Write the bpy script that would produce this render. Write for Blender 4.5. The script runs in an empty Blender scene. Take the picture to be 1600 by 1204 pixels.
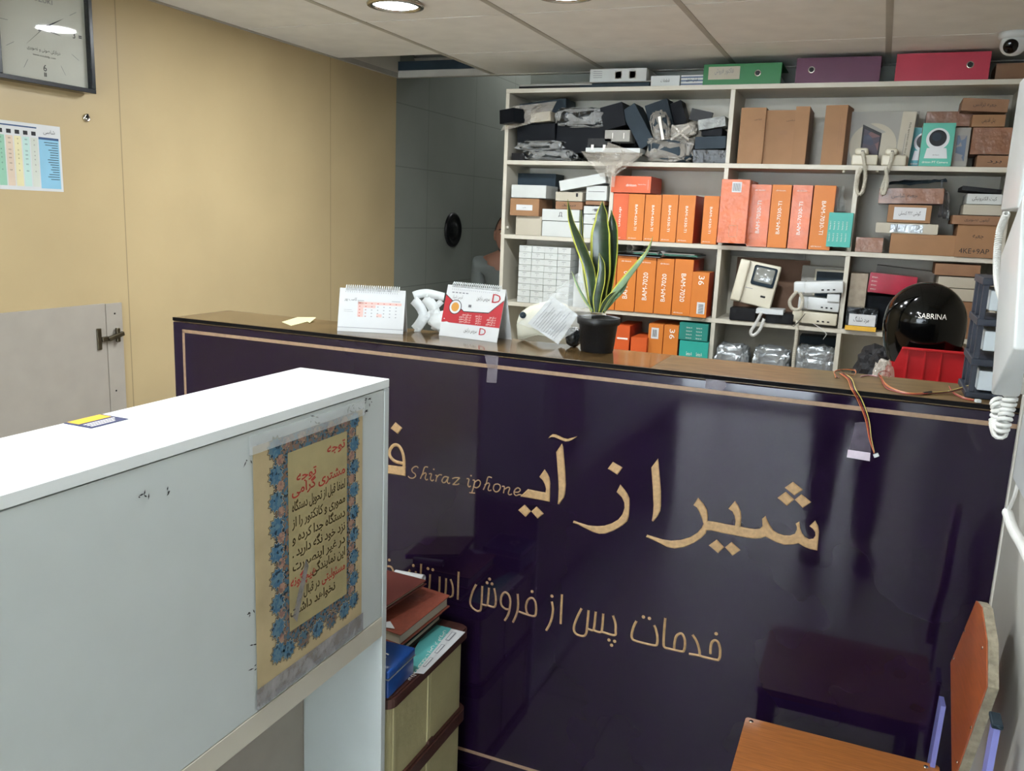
import bpy, bmesh, math, random
from mathutils import Vector, Matrix
random.seed(7)
C = bpy.context.scene.collection
PI = math.pi
# ---------------------------------------------------------------- camera
H = 1.5
F, YAW, PITCH, ROLL = 1336.88726, -.395759382, -.196458054, .0407861203
def cam_axes():
    cy, sy, cp, sp = math.cos(YAW), math.sin(YAW), math.cos(PITCH), math.sin(PITCH)
    f = Vector((sy*cp, cy*cp, sp)); r = Vector((cy, -sy, 0)); u = r.cross(f)
    c, s = math.cos(ROLL), math.sin(ROLL)
    return c*r + s*u, -s*r + c*u, f
RV, UV, FV = cam_axes()
cam = bpy.data.cameras.new('camera'); cam.sensor_width = 36; cam.lens = F/1600*36; cam.clip_start = .02
co = bpy.data.objects.new('camera', cam); C.objects.link(co)
co.matrix_world = Matrix(((RV.x, UV.x, -FV.x, 0), (RV.y, UV.y, -FV.y, 0), (RV.z, UV.z, -FV.z, H), (0, 0, 0, 1)))
bpy.context.scene.camera = co
def U(px, py, ax, val):          # the point on the plane axis = val seen at a given place of the photo
    d = FV + RV*((px-800)/F) + UV*((602-py)/F); o = Vector((0, 0, H))
    return o + d*((val-o[ax])/d[ax])
# ---------------------------------------------------------------- world, exposure, lamps
sc = bpy.context.scene
w = bpy.data.worlds.new('world'); sc.world = w; w.use_nodes = True
bg = w.node_tree.nodes['Background']; bg.inputs[0].default_value = (.80, .90, 1, 1); bg.inputs[1].default_value = 13.0
sc.view_settings.view_transform = 'Standard'; sc.view_settings.look = 'None'
sc.view_settings.exposure = 0.55; sc.view_settings.gamma = 1; sc.view_settings.use_curve_mapping = False
CEIL = 2.19
LAMPS = [(-1.61, 2.69, 9), (-1.0, 2.69, 10), (-.38, 2.66, 10), (-1.62, .82, 7), (-.7, .82, 8), (-1.62, -1.0, 8), (-.4, -1.0, 8), (-1.0, -2.6, 9)]
# ---------------------------------------------------------------- helpers
def lin(h):
    h = h.lstrip('#'); v = [int(h[i:i+2], 16)/255 for i in (0, 2, 4)]
    return tuple((x/12.92 if x <= .04045 else ((x+.055)/1.055)**2.4) for x in v) + (1,)
MATS = {}
def mat(name, col, rough=.5, metal=0, var=.06, vs=12, bump=0, bs=60, coat=0, alpha=1, emit=None, es=0, stretch=None, spec=.5, trans=0, sub=None):
    if name in MATS: return MATS[name]
    m = bpy.data.materials.new(name); m.use_nodes = True; nt = m.node_tree; b = nt.nodes['Principled BSDF']
    c = lin(col); N = nt.nodes.new; L = nt.links.new
    tc = N('ShaderNodeTexCoord'); mp = N('ShaderNodeMapping'); L(tc.outputs['Object'], mp.inputs[0])
    if stretch: mp.inputs['Scale'].default_value = stretch
    nz = N('ShaderNodeTexNoise'); nz.inputs['Scale'].default_value = vs; nz.inputs['Detail'].default_value = 4; L(mp.outputs[0], nz.inputs[0])
    rp = N('ShaderNodeValToRGB'); rp.color_ramp.elements[0].position = .3; rp.color_ramp.elements[1].position = .7
    rp.color_ramp.elements[0].color = tuple(x*(1-var) for x in c[:3]) + (1,); rp.color_ramp.elements[1].color = tuple(min(1, x*(1+var)) for x in c[:3]) + (1,)
    L(nz.outputs[0], rp.inputs[0]); L(rp.outputs[0], b.inputs['Base Color'])
    b.inputs['Roughness'].default_value = rough; b.inputs['Metallic'].default_value = metal; b.inputs['Alpha'].default_value = alpha
    b.inputs['Coat Weight'].default_value = coat; b.inputs['Coat Roughness'].default_value = .04; b.inputs['Specular IOR Level'].default_value = spec
    b.inputs['Transmission Weight'].default_value = trans
    if emit: b.inputs['Emission Color'].default_value = lin(emit); b.inputs['Emission Strength'].default_value = es
    if bump:
        n2 = N('ShaderNodeTexNoise'); n2.inputs['Scale'].default_value = bs; n2.inputs['Detail'].default_value = 5; L(mp.outputs[0], n2.inputs[0])
        bp = N('ShaderNodeBump'); bp.inputs['Strength'].default_value = bump; bp.inputs['Distance'].default_value = .01
        L(n2.outputs[0], bp.inputs['Height']); L(bp.outputs[0], b.inputs['Normal'])
    MATS[name] = m; return m
class MB:
    def __init__(s): s.v = []; s.f = []; s.mi = []; s.sm = []; s.ms = []
    def _m(s, m):
        if m not in s.ms: s.ms.append(m)
        return s.ms.index(m)
    def add(s, vs, fs, m, smooth=False):
        k = len(s.v); i = s._m(m); s.v += [Vector(v) for v in vs]
        for f in fs: s.f.append([a+k for a in f]); s.mi.append(i); s.sm.append(smooth)
        return s
    def bm(s, bm, m, smooth=False, M=None):
        bm.verts.index_update(); vs = [(M @ v.co) if M else v.co.copy() for v in bm.verts]
        fs = [[v.index for v in f.verts] for f in bm.faces]; bm.free(); return s.add(vs, fs, m, smooth)
    def box(s, x0, x1, y0, y1, z0, z1, m, bev=0, M=None, seg=2):
        bm = bmesh.new(); bmesh.ops.create_cube(bm, size=1)
        T = Matrix.Translation(((x0+x1)/2, (y0+y1)/2, (z0+z1)/2)) @ Matrix.Diagonal((abs(x1-x0), abs(y1-y0), abs(z1-z0), 1))
        bm.transform(T)
        if bev: bmesh.ops.bevel(bm, geom=bm.edges[:], offset=bev, segments=seg, affect='EDGES', profile=.5)
        return s.bm(bm, m, bool(bev) and seg > 2, M)
    def cbox(s, c, size, m, R=None, bev=0, seg=2):
        M = Matrix.Translation(c) @ (R.to_4x4() if R else Matrix())
        a, b, d = [q/2 for q in size]; return s.box(-a, a, -b, b, -d, d, m, bev, M, seg)
    def prism(s, pts, off, m, smooth=False):           # polygon (3D points, planar) extruded by a vector
        n = len(pts); pts = [Vector(p) for p in pts]; off = Vector(off)
        vs = pts + [p+off for p in pts]
        return s.add(vs, [list(range(n))[::-1], list(range(n, 2*n))] + [[i, (i+1) % n, n+(i+1) % n, n+i] for i in range(n)], m, smooth)
    def poly(s, pts, m): return s.add(pts, [list(range(len(pts)))], m)
    def tube(s, pts, r, m, seg=8, caps=True, smooth=True):
        pts = [Vector(p) for p in pts]; n = len(pts); rs = r if isinstance(r, (list, tuple)) else [r]*n
        vs = []; up = Vector((.13, .21, 1)).normalized()
        t0 = (pts[1]-pts[0]).normalized(); a = t0.cross(up)
        if a.length < .05: a = t0.cross(Vector((1, 0, 0)))
        a.normalize()
        for i in range(n):
            t = (pts[min(i+1, n-1)]-pts[max(i-1, 0)]).normalized(); a = (a - t*a.dot(t)).normalized(); b = t.cross(a)
            vs += [pts[i] + (a*math.cos(2*PI*k/seg) + b*math.sin(2*PI*k/seg))*rs[i] for k in range(seg)]
        fs = [[i*seg+k, i*seg+(k+1) % seg, (i+1)*seg+(k+1) % seg, (i+1)*seg+k] for i in range(n-1) for k in range(seg)]
        if caps: fs += [list(range(seg))[::-1], [(n-1)*seg+k for k in range(seg)]]
        return s.add(vs, fs, m, smooth)
    def lathe(s, prof, c, m, seg=32, M=None, smooth=True, caps=True):   # prof: [(r, z)]
        c = Vector(c); vs = []
        for r, z in prof: vs += [Vector((r*math.cos(2*PI*k/seg), r*math.sin(2*PI*k/seg), z)) for k in range(seg)]
        n = len(prof); fs = [[i*seg+k, i*seg+(k+1) % seg, (i+1)*seg+(k+1) % seg, (i+1)*seg+k] for i in range(n-1) for k in range(seg)]
        if caps: fs += [list(range(seg))[::-1], [(n-1)*seg+k for k in range(seg)]]
        if M: vs = [M @ v for v in vs]
        return s.add([v+c for v in vs], fs, m, smooth)
    def blob(s, c, size, m, R=None, rough=.12, fr=3, seed=0, sub=4, flat=False, pw=1):
        from mathutils import noise
        bm = bmesh.new(); bmesh.ops.create_icosphere(bm, subdivisions=sub, radius=1)
        for v in bm.verts:
            p = v.co.copy()
            if pw != 1:
                q = Vector([math.copysign(abs(a)**pw, a) for a in p]); p = q
            d = noise.fractal(p*fr + Vector((seed*3.1, seed*1.7, seed)), 1, 2, 3)
            v.co = p*(1 + rough*d)
        M = Matrix.Translation(c) @ (R.to_4x4() if R else Matrix()) @ Matrix.Diagonal((size[0]/2, size[1]/2, size[2]/2, 1))
        return s.bm(bm, m, not flat, M)
    def text(s, body, o, right, up, h, m, w=None, al='L', fa=False, maxw=None, bold=0):
        me = text_mesh(shape(body) if fa else body, bold)
        if not me: return s
        vs, fs, (x0, x1, y0, y1) = me
        k = h/.72; kx = k
        if w: kx = w/max(1e-6, x1-x0)
        if maxw and (x1-x0)*kx > maxw: kx = maxw/(x1-x0)
        ox = {'L': x0, 'C': (x0+x1)/2, 'R': x1}[al]
        o = Vector(o); right = Vector(right).normalized(); up = Vector(up).normalized()
        return s.add([o + right*((x-ox)*kx) + up*(y*k) for x, y in vs], fs, m)
    def build(s, name, parent=None, loc=None, label=None):
        me = bpy.data.meshes.new(name)
        if parent is not None: base = wloc(parent)
        elif loc is not None: base = Vector(loc)
        else:
            xs = [v.x for v in s.v]; ys = [v.y for v in s.v]; zs = [v.z for v in s.v]
            base = Vector(((min(xs)+max(xs))/2, (min(ys)+max(ys))/2, min(zs)))
        me.from_pydata([v-base for v in s.v], [], s.f)
        for m in s.ms: me.materials.append(m)
        me.polygons.foreach_set('material_index', s.mi); me.polygons.foreach_set('use_smooth', s.sm); me.update()
        o = bpy.data.objects.new(name, me); C.objects.link(o)
        if parent is not None: o.parent = parent; WL[o.name] = base
        else: o.location = base; WL[o.name] = base
        if label: o['label'] = label
        return o
WL = {}
def wloc(o): return WL[o.name]
def thing(name, label, cat, loc, group=None):
    o = bpy.data.objects.new(name, None); C.objects.link(o); o.location = loc; o.empty_display_size = .05; WL[o.name] = Vector(loc)
    o['label'] = label; o['category'] = cat
    if group: o['group'] = group
    return o
def tag(o, label, cat, group=None):
    o['label'] = label; o['category'] = cat
    if group: o['group'] = group
    return o
def struct(o): o['kind'] = 'structure'; return o
TXT = {}
def text_mesh(body, bold=0):
    key = (body, bold)
    if key not in TXT:
        c = bpy.data.curves.new('t', 'FONT'); c.body = body; c.size = 1; c.resolution_u = 2; c.offset = bold
        o = bpy.data.objects.new('t', c); C.objects.link(o)
        me = bpy.data.meshes.new_from_object(o)
        vs = [(v.co.x, v.co.y) for v in me.vertices]; fs = [list(p.vertices) for p in me.polygons]
        bpy.data.objects.remove(o); bpy.data.curves.remove(c); bpy.data.meshes.remove(me)
        TXT[key] = (vs, fs, (min(a for a, b in vs), max(a for a, b in vs), min(b for a, b in vs), max(b for a, b in vs))) if vs else None
    return TXT[key]
FORMS = {'ا': (0xfe8d, 0xfe8e, 0, 0), 'آ': (0xfe81, 0xfe82, 0, 0), 'ب': (0xfe8f, 0xfe90, 0xfe91, 0xfe92), 'پ': (0xfb56, 0xfb57, 0xfb58, 0xfb59),
 'ت': (0xfe95, 0xfe96, 0xfe97, 0xfe98), 'ج': (0xfe9d, 0xfe9e, 0xfe9f, 0xfea0), 'چ': (0xfb7a, 0xfb7b, 0xfb7c, 0xfb7d), 'ح': (0xfea1, 0xfea2, 0xfea3, 0xfea4), 'خ': (0xfea5, 0xfea6, 0xfea7, 0xfea8),
 'د': (0xfea9, 0xfeaa, 0, 0), 'ر': (0xfead, 0xfeae, 0, 0), 'ز': (0xfeaf, 0xfeb0, 0, 0), 'س': (0xfeb1, 0xfeb2, 0xfeb3, 0xfeb4), 'ش': (0xfeb5, 0xfeb6, 0xfeb7, 0xfeb8),
 'ص': (0xfeb9, 0xfeba, 0xfebb, 0xfebc), 'ط': (0xfec1, 0xfec2, 0xfec3, 0xfec4), 'ع': (0xfec9, 0xfeca, 0xfecb, 0xfecc), 'غ': (0xfecd, 0xfece, 0xfecf, 0xfed0), 'ف': (0xfed1, 0xfed2, 0xfed3, 0xfed4), 'ق': (0xfed5, 0xfed6, 0xfed7, 0xfed8),
 'ک': (0xfed9, 0xfeda, 0xfedb, 0xfedc), 'گ': (0xfb92, 0xfb93, 0xfb94, 0xfb95), 'ل': (0xfedd, 0xfede, 0xfedf, 0xfee0), 'م': (0xfee1, 0xfee2, 0xfee3, 0xfee4), 'ن': (0xfee5, 0xfee6, 0xfee7, 0xfee8),
 'و': (0xfeed, 0xfeee, 0, 0), 'ه': (0xfee9, 0xfeea, 0xfeeb, 0xfeec), 'ی': (0xfeef, 0xfef0, 0xfef3, 0xfef4), 'ئ': (0xfe89, 0xfe8a, 0xfe8b, 0xfe8c)}
def shape(t):                      # joins Persian letters and lays them out right to left
    out = []
    for i, ch in enumerate(t):
        if ch not in FORMS: out.append(ch); continue
        fm = FORMS[ch]
        prev = i > 0 and t[i-1] in FORMS and FORMS[t[i-1]][2]
        nxt = i+1 < len(t) and t[i+1] in FORMS and fm[2]
        out.append(chr(fm[3] if prev and nxt else fm[1] if prev else fm[2] if nxt else fm[0]))
    return ''.join(reversed(out))
RX, RY, RZ = [lambda a, ax=ax: Matrix.Rotation(a, 3, ax) for ax in 'XYZ']
X3, Y3, Z3 = Vector((1, 0, 0)), Vector((0, 1, 0)), Vector((0, 0, 1))
def D(a): return math.radians(a)
# ---------------------------------------------------------------- materials
def seam_mat(name, col, rough, lines, var=.05, dark=.55, wdt=.003, coat=0, spec=.5, vs=3):
    """lines: list of (axis index, period, phase): thin dark joints"""
    m = mat(name, col, rough, var=var, vs=vs, coat=coat, spec=spec); nt = m.node_tree; N = nt.nodes.new; L = nt.links.new
    b = nt.nodes['Principled BSDF']; src = b.inputs['Base Color'].links[0].from_socket
    g = N('ShaderNodeNewGeometry'); sp = N('ShaderNodeSeparateXYZ'); L(g.outputs['Position'], sp.inputs[0]); last = None
    for ax, per, ph in lines:
        a = N('ShaderNodeMath'); a.operation = 'SUBTRACT'; L(sp.outputs[ax], a.inputs[0]); a.inputs[1].default_value = ph
        p = N('ShaderNodeMath'); p.operation = 'PINGPONG'; L(a.outputs[0], p.inputs[0]); p.inputs[1].default_value = per/2
        c = N('ShaderNodeMath'); c.operation = 'LESS_THAN'; L(p.outputs[0], c.inputs[0]); c.inputs[1].default_value = wdt/2
        if last:
            x = N('ShaderNodeMath'); x.operation = 'MAXIMUM'; L(last, x.inputs[0]); L(c.outputs[0], x.inputs[1]); last = x.outputs[0]
        else: last = c.outputs[0]
    mx = N('ShaderNodeMix'); mx.data_type = 'RGBA'; mx.blend_type = 'MULTIPLY'; L(last, mx.inputs['Factor']); L(src, mx.inputs[6]); mx.inputs[7].default_value = (dark, dark, dark, 1)
    L(mx.outputs[2], b.inputs['Base Color']); return m
M_yellow = seam_mat('yellow_panel', '#bba880', .38, [(1, 1.24, 2.29)], wdt=.004, dark=.6)
M_tile = seam_mat('grey_wall_tile', '#8d928a', .22, [(2, .33, 1.075), (1, .62, 4.5)], wdt=.005, dark=.7)
M_floor = seam_mat('floor_tile', '#cfccc6', .38, [(0, .6, 0), (1, .6, .1)], wdt=.006, dark=.5)
M_ceil = mat('ceiling_panel', '#dcdcd6', .8, var=.05, vs=9)
M_tbar = mat('ceiling_bar', '#a9a69b', .5)
M_wallr = mat('grey_wall_paint', '#b9b8b0', .45, var=.05, vs=4)
M_wallw = mat('pale_wall_paint', '#b8b4a4', .7)
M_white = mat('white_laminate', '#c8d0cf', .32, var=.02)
M_whitelit = mat('white_laminate_lit', '#e6ecec', .32, var=.02)  # same laminate made lighter, lamplight on the top put into its colour
M_grey = mat('grey_backing', '#a49e93', .55, var=.04)
M_shelf = mat('cream_shelf', '#c9c5b6', .45, var=.05, vs=8)
M_purple = mat('aubergine_lacquer', '#1a0e24', .06, var=.15, vs=2, spec=.36)
M_black = mat('black_plastic', '#111215', .4, spec=.25)
M_blackg = mat('gloss_black', '#060707', .1, spec=.35)
M_ledge = mat('brown_glass_ledge', '#5e4a2e', .11, var=.35, vs=14, coat=0, spec=.3)
M_wood = mat('brown_ledge_top', '#6b5636', .34, var=.35, vs=16, spec=.35, stretch=(1, 3, 1))
M_brass = mat('inlay_wood', '#957a60', .5, var=.15, vs=80)
M_letter = mat('letter_wood', '#ad8d63', .55, var=.18, vs=120)
M_letter2 = mat('letter_wood_fine', '#957756', .55, var=.18, vs=160)
M_chrome = mat('chrome', '#b9b5aa', .22, 1)
M_ink = mat('black_ink', '#1c1c20', .6)
M_greyink = mat('grey_ink', '#7b7d84', .6)
M_wink = mat('white_ink', '#f1eee6', .55)
M_red = mat('red_print', '#b3202c', .5)
M_redtext = mat('red_text', '#b0443a', .6)
M_paper = mat('white_paper', '#cfd2d3', .6, var=.02)
M_orange = mat('orange_card', '#cf7c38', .38, var=.05, vs=6, spec=.25)
M_orange2 = mat('wrapped_orange_card', '#cd6c3e', .22, var=.1, vs=14, spec=.35, bump=.35, bs=30)
M_orfront = mat('deep_orange_card', '#cf5a28', .4)
M_edge = mat('black_edge', '#0a0a0c', .7, spec=.1)
M_orside = mat('red_orange_card', '#b8431f', .4, var=.06)
M_teal = mat('teal_card', '#2fa294', .38)
M_kraft = mat('kraft_card', '#997350', .7, var=.08, vs=10)
M_kraft2 = mat('brown_card', '#8f6a4c', .6, var=.1, vs=14)
M_kraft3 = mat('taped_brown_card', '#855c42', .3, var=.2, vs=22, coat=.2, bump=.4, bs=30)
M_wbox = mat('white_card', '#c8cdca', .55, var=.03)
M_cbox = mat('cream_card', '#b8b2a0', .6, var=.04)
M_gbox = mat('grey_card', '#9a9992', .6, var=.05)
M_navy = mat('navy_black_card', '#0e1218', .5, var=.15, spec=.12)
M_slate = mat('slate_card', '#2a3740', .45, var=.15, spec=.15)
M_silver = mat('silver_bag', '#a9afb2', .3, .55, var=.2, vs=20, bump=1, bs=24)
M_bubble = mat('shiny_black_wrap', '#24282a', .2, .15, var=.6, vs=30, bump=1, bs=22)
M_plastic = mat('clear_plastic', '#cfc9bd', .16, var=.1, alpha=.38, bump=.8, bs=18)
M_clear = mat('clear_film', '#dfe4e4', .14, var=.1, alpha=.3, bump=.7, bs=16)
M_ivory = mat('ivory_plastic', '#cdc8b4', .35, var=.03)
M_pwhite = mat('white_plastic', '#ced3d3', .3, var=.02)
M_foil = mat('dull_foil', '#989c9a', .4, .3, var=.3, vs=30, bump=1.2, bs=50)
M_cord = mat('cord_plastic', '#cfcbbb', .35, var=.03)
M_cordw = mat('white_cord', '#e0e1dd', .3, var=.03)
M_lamp = mat('lamp_lens', '#ffffff', .3, emit='#f2f7ff', es=14)
# ================================================================ the room
XL, YB, XR = -2.46, 4.13, 1.0
def slab(name, x0, x1, y0, y1, z0, z1, m): return struct(MB().box(x0, x1, y0, y1, z0, z1, m).build(name))
slab('floor', XL-.1, XR+.1, -3.7, 6.8, -.08, 0, M_floor)
slab('wall_left', XL-.1, XL, -3.7, YB, 0, 2.35, M_yellow)
slab('wall_left_rear', XL-.1, XL-.004, YB, 6.8, 0, 3.1, M_tile)
slab('wall_passage_end', XL, -.92, 6.7, 6.8, 0, 3.1, M_tile)
slab('wall_back', -1.70, XR, YB+.02, YB+.12, 0, 3.1, M_tile)  # darker tile colour here stands in for the shade above the shelves
slab('wall_passage_side', -1.0, -.92, YB+.12, 6.7, 0, 3.1, M_tile)
slab('wall_right', .28, XR, -3.7, 1.832, 0, 2.35, M_wallr)
slab('wall_right_rear', XR, XR+.1, 1.832, YB+.12, 0, 2.35, M_wallw)
slab('ceiling_rear', XL-.1, XR+.1, 3.2, 6.8, 3.1, 3.15, M_wallw)  # high rear roof, carried forward to shut out sky light
slab('wall_skyblock_front', XL-.1, XR+.1, 3.2, 3.3, 2.36, 3.1, M_wallw)  # unseen upper walls, all added to block sky light
slab('wall_skyblock_left', XL-.1, XL-.02, 3.3, YB-.002, 2.352, 3.1, M_tile)
slab('wall_skyblock_right', XR, XR+.1, 3.3, YB+.12, 2.352, 3.1, M_wallw)
# shop front with a glazed door behind the viewer, opening widened for more daylight
YF0 = -3.6
b = MB(); b.box(XL, -2.35, YF0-.1, YF0, 0, 2.35, M_wallw); b.box(.2, XR, YF0-.1, YF0, 0, 2.35, M_wallw); b.box(-2.35, .2, YF0-.1, YF0, 2.1, 2.35, M_wallw)
struct(b.build('wall_front'))
b = MB()
for x in (-2.35, -1.1, .15): b.box(x, x+.05, YF0-.07, YF0-.02, 0, 2.1, M_chrome)
b.box(-2.35, .2, YF0-.07, YF0-.02, 2.05, 2.1, M_chrome); b.box(-2.35, .2, YF0-.07, YF0-.02, 0, .1, M_chrome)
d1 = struct(b.build('door_1'))
M_glass = mat('door_glass', '#ffffff', .02, trans=1, var=0)
MB().box(-2.3, .15, YF0-.05, YF0-.044, .1, 2.05, M_glass).build('glass_pane', d1)
# ceiling: panels with open joints, one panel missing at the left rear
gx = [XL, -1.89, -1.295, -.685, -.06, .55, XR]; gy = [YB-.0, 3.575, 2.93, 2.32, 1.71, 1.10, .49, -.12, -.73, -1.34, -1.95, -2.56, -3.17, -3.6]
b = MB()
for i in range(len(gx)-1):
    for j in range(len(gy)-1):
        if i == 0 and j == 0: continue
        x0, x1, y1, y0 = gx[i], gx[i+1], gy[j], gy[j+1]
        b.box(x0+.002, x1-.002, y0+.0045, y1-.0045, CEIL, CEIL+.016, M_ceil)
b.box(XL, XR, -3.6, 3.57, CEIL+.1, CEIL+.16, M_black); b.box(-1.88, XR, 3.57, YB, CEIL+.1, CEIL+.16, M_black)
struct(b.build('ceiling'))
b = MB()
for x in gx[1:-1]: b.box(x-.011, x+.011, -3.6, YB, CEIL-.002, CEIL+.004, M_tbar)
struct(b.build('trim_1'))
b = MB(); b.box(XL, XL+.018, -3.6, YB, CEIL-.004, CEIL+.02, M_tbar); b.box(XL, XR, YB-.015, YB+.02, CEIL-.004, CEIL+.03, M_tbar)
struct(b.build('trim_2'))
# open ceiling cell with louvres
t = thing('ceiling_vent', 'open ceiling cell with grey louvre slats beside the yellow wall, a panel missing', 'vent', (-2.17, 3.85, CEIL))
b = MB(); b.box(XL+.0, XL+.02, 3.58, YB, CEIL+.02, CEIL+.17, M_shelf); b.box(XL+.02, -1.9, YB-.02, YB, CEIL+.03, CEIL+.075, M_slate); b.build('frame', t)
ga, gb = U(573, 103, 1, 4.32), U(735, 84, 1, 4.32); b.__init__(); b.box(ga.x, gb.x, 4.38, 4.5, ga.z+.01, gb.z+.12, M_black); b.build('backing', t)
for k in range(9):
    zz = ga.z+.02+.02*k; b = MB(); b.cbox(((ga.x+gb.x)/2, 4.34, zz), (gb.x-ga.x, .05, .004), M_gbox, RX(D(-28))); b.build('slat', t)
# round LED lamps
def lamp(x, y, e, seen):
    t = thing('ceiling_lamp', seen, 'lamp', (x, y, CEIL), 'round lamps set in the ceiling')
    MB().lathe([(.078, 0), (.092, 0), (.098, -.006), (.096, -.012), (.08, -.014), (.077, -.006)], (x, y, CEIL), M_chrome, caps=False).build('rim', t)
    MB().lathe([(.001, -.011), (.06, -.011), (.078, -.006)], (x, y, CEIL), M_lamp, caps=False).build('lens', t)
    l = bpy.data.lights.new('ceiling_lamp_light', 'AREA'); l.shape = 'DISK'; l.size = .15; l.energy = e; l.color = (.93, .97, 1.0)
    o = bpy.data.objects.new('ceiling_lamp_light', l); C.objects.link(o); o.location = (0, 0, -.018); o.parent = t
lamp(*LAMPS[0], 'round white ceiling lamp nearer the yellow wall, at the top edge')
lamp(*LAMPS[1], 'round white ceiling lamp just cut by the top edge, right of its neighbour')
for q in LAMPS[2:]: lamp(*q, 'round white ceiling lamp outside the picture, seen only as reflections')
# dome camera
cx, cy = U(1580, 60, 2, CEIL).x, U(1580, 60, 2, CEIL).y-.1
t = thing('security_camera', 'small white dome security camera on the ceiling above the red file', 'camera', (cx, cy, CEIL))
MB().lathe([(.001, 0), (.05, 0), (.052, -.012), (.047, -.02), (.04, -.022)], (cx, cy, CEIL), M_pwhite).build('base', t)
MB().blob((cx, cy, CEIL-.038), (.086, .086, .08), M_pwhite, rough=0, sub=3).build('housing', t)
b = MB(); b.lathe([(.001, .006), (.018, .006), (.024, 0), (.024, -.01)], (0, 0, 0), M_blackg, M=Matrix.Translation((cx-.01, cy-.036, CEIL-.052)) @ Matrix.Rotation(D(115), 4, 'X')); b.build('lens', t)
# ================================================================ the counter
YC, ZT = 1.838, 1.18
counter = thing('reception_counter', 'dark aubergine lacquered reception counter with engraved golden Persian lettering', 'counter', (-.76, 1.95, 0))
b = MB(); b.box(-1.811, .60, YC, YC+.02, 0, ZT-.013, M_purple, .001); b.box(-1.811, -1.79, YC+.02, 2.05, 0, ZT-.013, M_purple); b.box(-1.811, .60, 2.04, 2.058, 0, ZT-.013, M_purple)
b.build('body', counter)
MB().box(-1.811, .60, YC+.001, 2.064, ZT-.012, ZT, M_wood, .0012).build('top_ledge', counter)
MB().box(-1.811, .60, YC-.0015, YC+.0008, ZT-.009, ZT, M_edge).build('edge_strip', counter)
MB().box(-1.80, -.44, YC+.006, 2.058, ZT, ZT+.0004, M_ledge).build('glass_top', counter)
b = MB(); b.box(-1.75, .6, 2.06, 2.62, .72, .745, M_kraft); b.box(-1.75, -1.73, 2.06, 2.6, 0, .72, M_kraft); b.build('inner_desk', counter)
YF = YC-.0006
def cp(px, py): p = U(px, py, 1, YC); return p
b = MB(); z1, z0, xl = 1.144, .112, -1.774
b.box(xl-.004, .60, YF-.0002, YF+.001, z1-.0045, z1+.0045, M_brass); b.box(xl-.004, .60, YF-.0002, YF+.001, z0-.0045, z0+.0045, M_brass); b.box(xl-.004, xl+.004, YF-.0002, YF+.001, z0, z1, M_brass)
b.build('inlay_stripe', counter)
def pgon(b, pts, org, s, m, dep=.0034):
    thk = .0009 if pts[0] == (342, 145) else .0022
    P = [cp(org[0]+x/s, org[1]+y/s) for x, y in pts]
    bm = bmesh.new(); vs = [bm.verts.new((p.x, YC-.0002, p.z)) for p in P]; f = bm.faces.new(vs)
    if f.normal.y > 0 or True:
        bm.normal_update()
        if f.normal.y > 0: bmesh.ops.reverse_faces(bm, faces=[f])
    bm.normal_update()
    r = bmesh.ops.extrude_face_region(bm, geom=[f]); ev = [g for g in r['geom'] if isinstance(g, bmesh.types.BMVert)]
    for v in ev: v.co.y -= dep*.5
    fs = [g for g in r['geom'] if isinstance(g, bmesh.types.BMFace)]
    bmesh.ops.delete(bm, geom=[f], context='FACES_ONLY') if f.is_valid else None
    bm.normal_update()
    bmesh.ops.inset_region(bm, faces=fs, thickness=thk, depth=dep*.5, use_even_offset=True)
    bmesh.ops.triangulate(bm, faces=[g for g in bm.faces if len(g.verts) > 4])
    b.bm(bm, m)
def catmull(P, n=5):
    if len(P) < 3: return P
    out = []
    for i in range(len(P)-1):
        a, c, d, e = P[max(i-1, 0)], P[i], P[i+1], P[min(i+2, len(P)-1)]
        for k in range(n):
            t = k/n; out.append(tuple(.5*((2*c[j]) + (-a[j]+d[j])*t + (2*a[j]-5*c[j]+4*d[j]-e[j])*t*t + (-a[j]+3*c[j]-3*d[j]+e[j])*t**3) for j in (0, 1)))
    return out + [P[-1]]
def stroke(b, pts, org, s, wid, m, y=None, dep=.0022):       # a routed groove line: flat band with a raised lit core
    q = [cp(org[0]+x/s, org[1]+y_/s) for x, y_ in catmull(pts)]
    n = len(q); L_, R_, M_ = [], [], []
    for i in range(n):
        t = (q[min(i+1, n-1)]-q[max(i-1, 0)]); t.y = 0; t.normalize(); nn = Vector((-t.z, 0, t.x))*wid/2
        L_.append(Vector((q[i].x, YC-.0003, q[i].z))+nn); R_.append(Vector((q[i].x, YC-.0003, q[i].z))-nn); M_.append(Vector((q[i].x, YC-.0003-dep, q[i].z)))
    vs = L_+M_+R_; fs = []
    for i in range(n-1): fs += [[i, i+1, n+i+1, n+i], [n+i, n+i+1, 2*n+i+1, 2*n+i]]
    b.add(vs, fs, m)
def dot(b, c, org, s, r, m):
    p = cp(org[0]+c[0]/s, org[1]+c[1]/s)
    b.lathe([(r, .0002), (r*.8, .0016), (r*.35, .0006), (.0001, .0003)], (p.x, YC, p.z), m, seg=14, M=Matrix.Rotation(D(90), 4, 'X'), caps=False)
A, B, Cc = (800, 660), (1000, 720), (600, 650)
b = MB()
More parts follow.
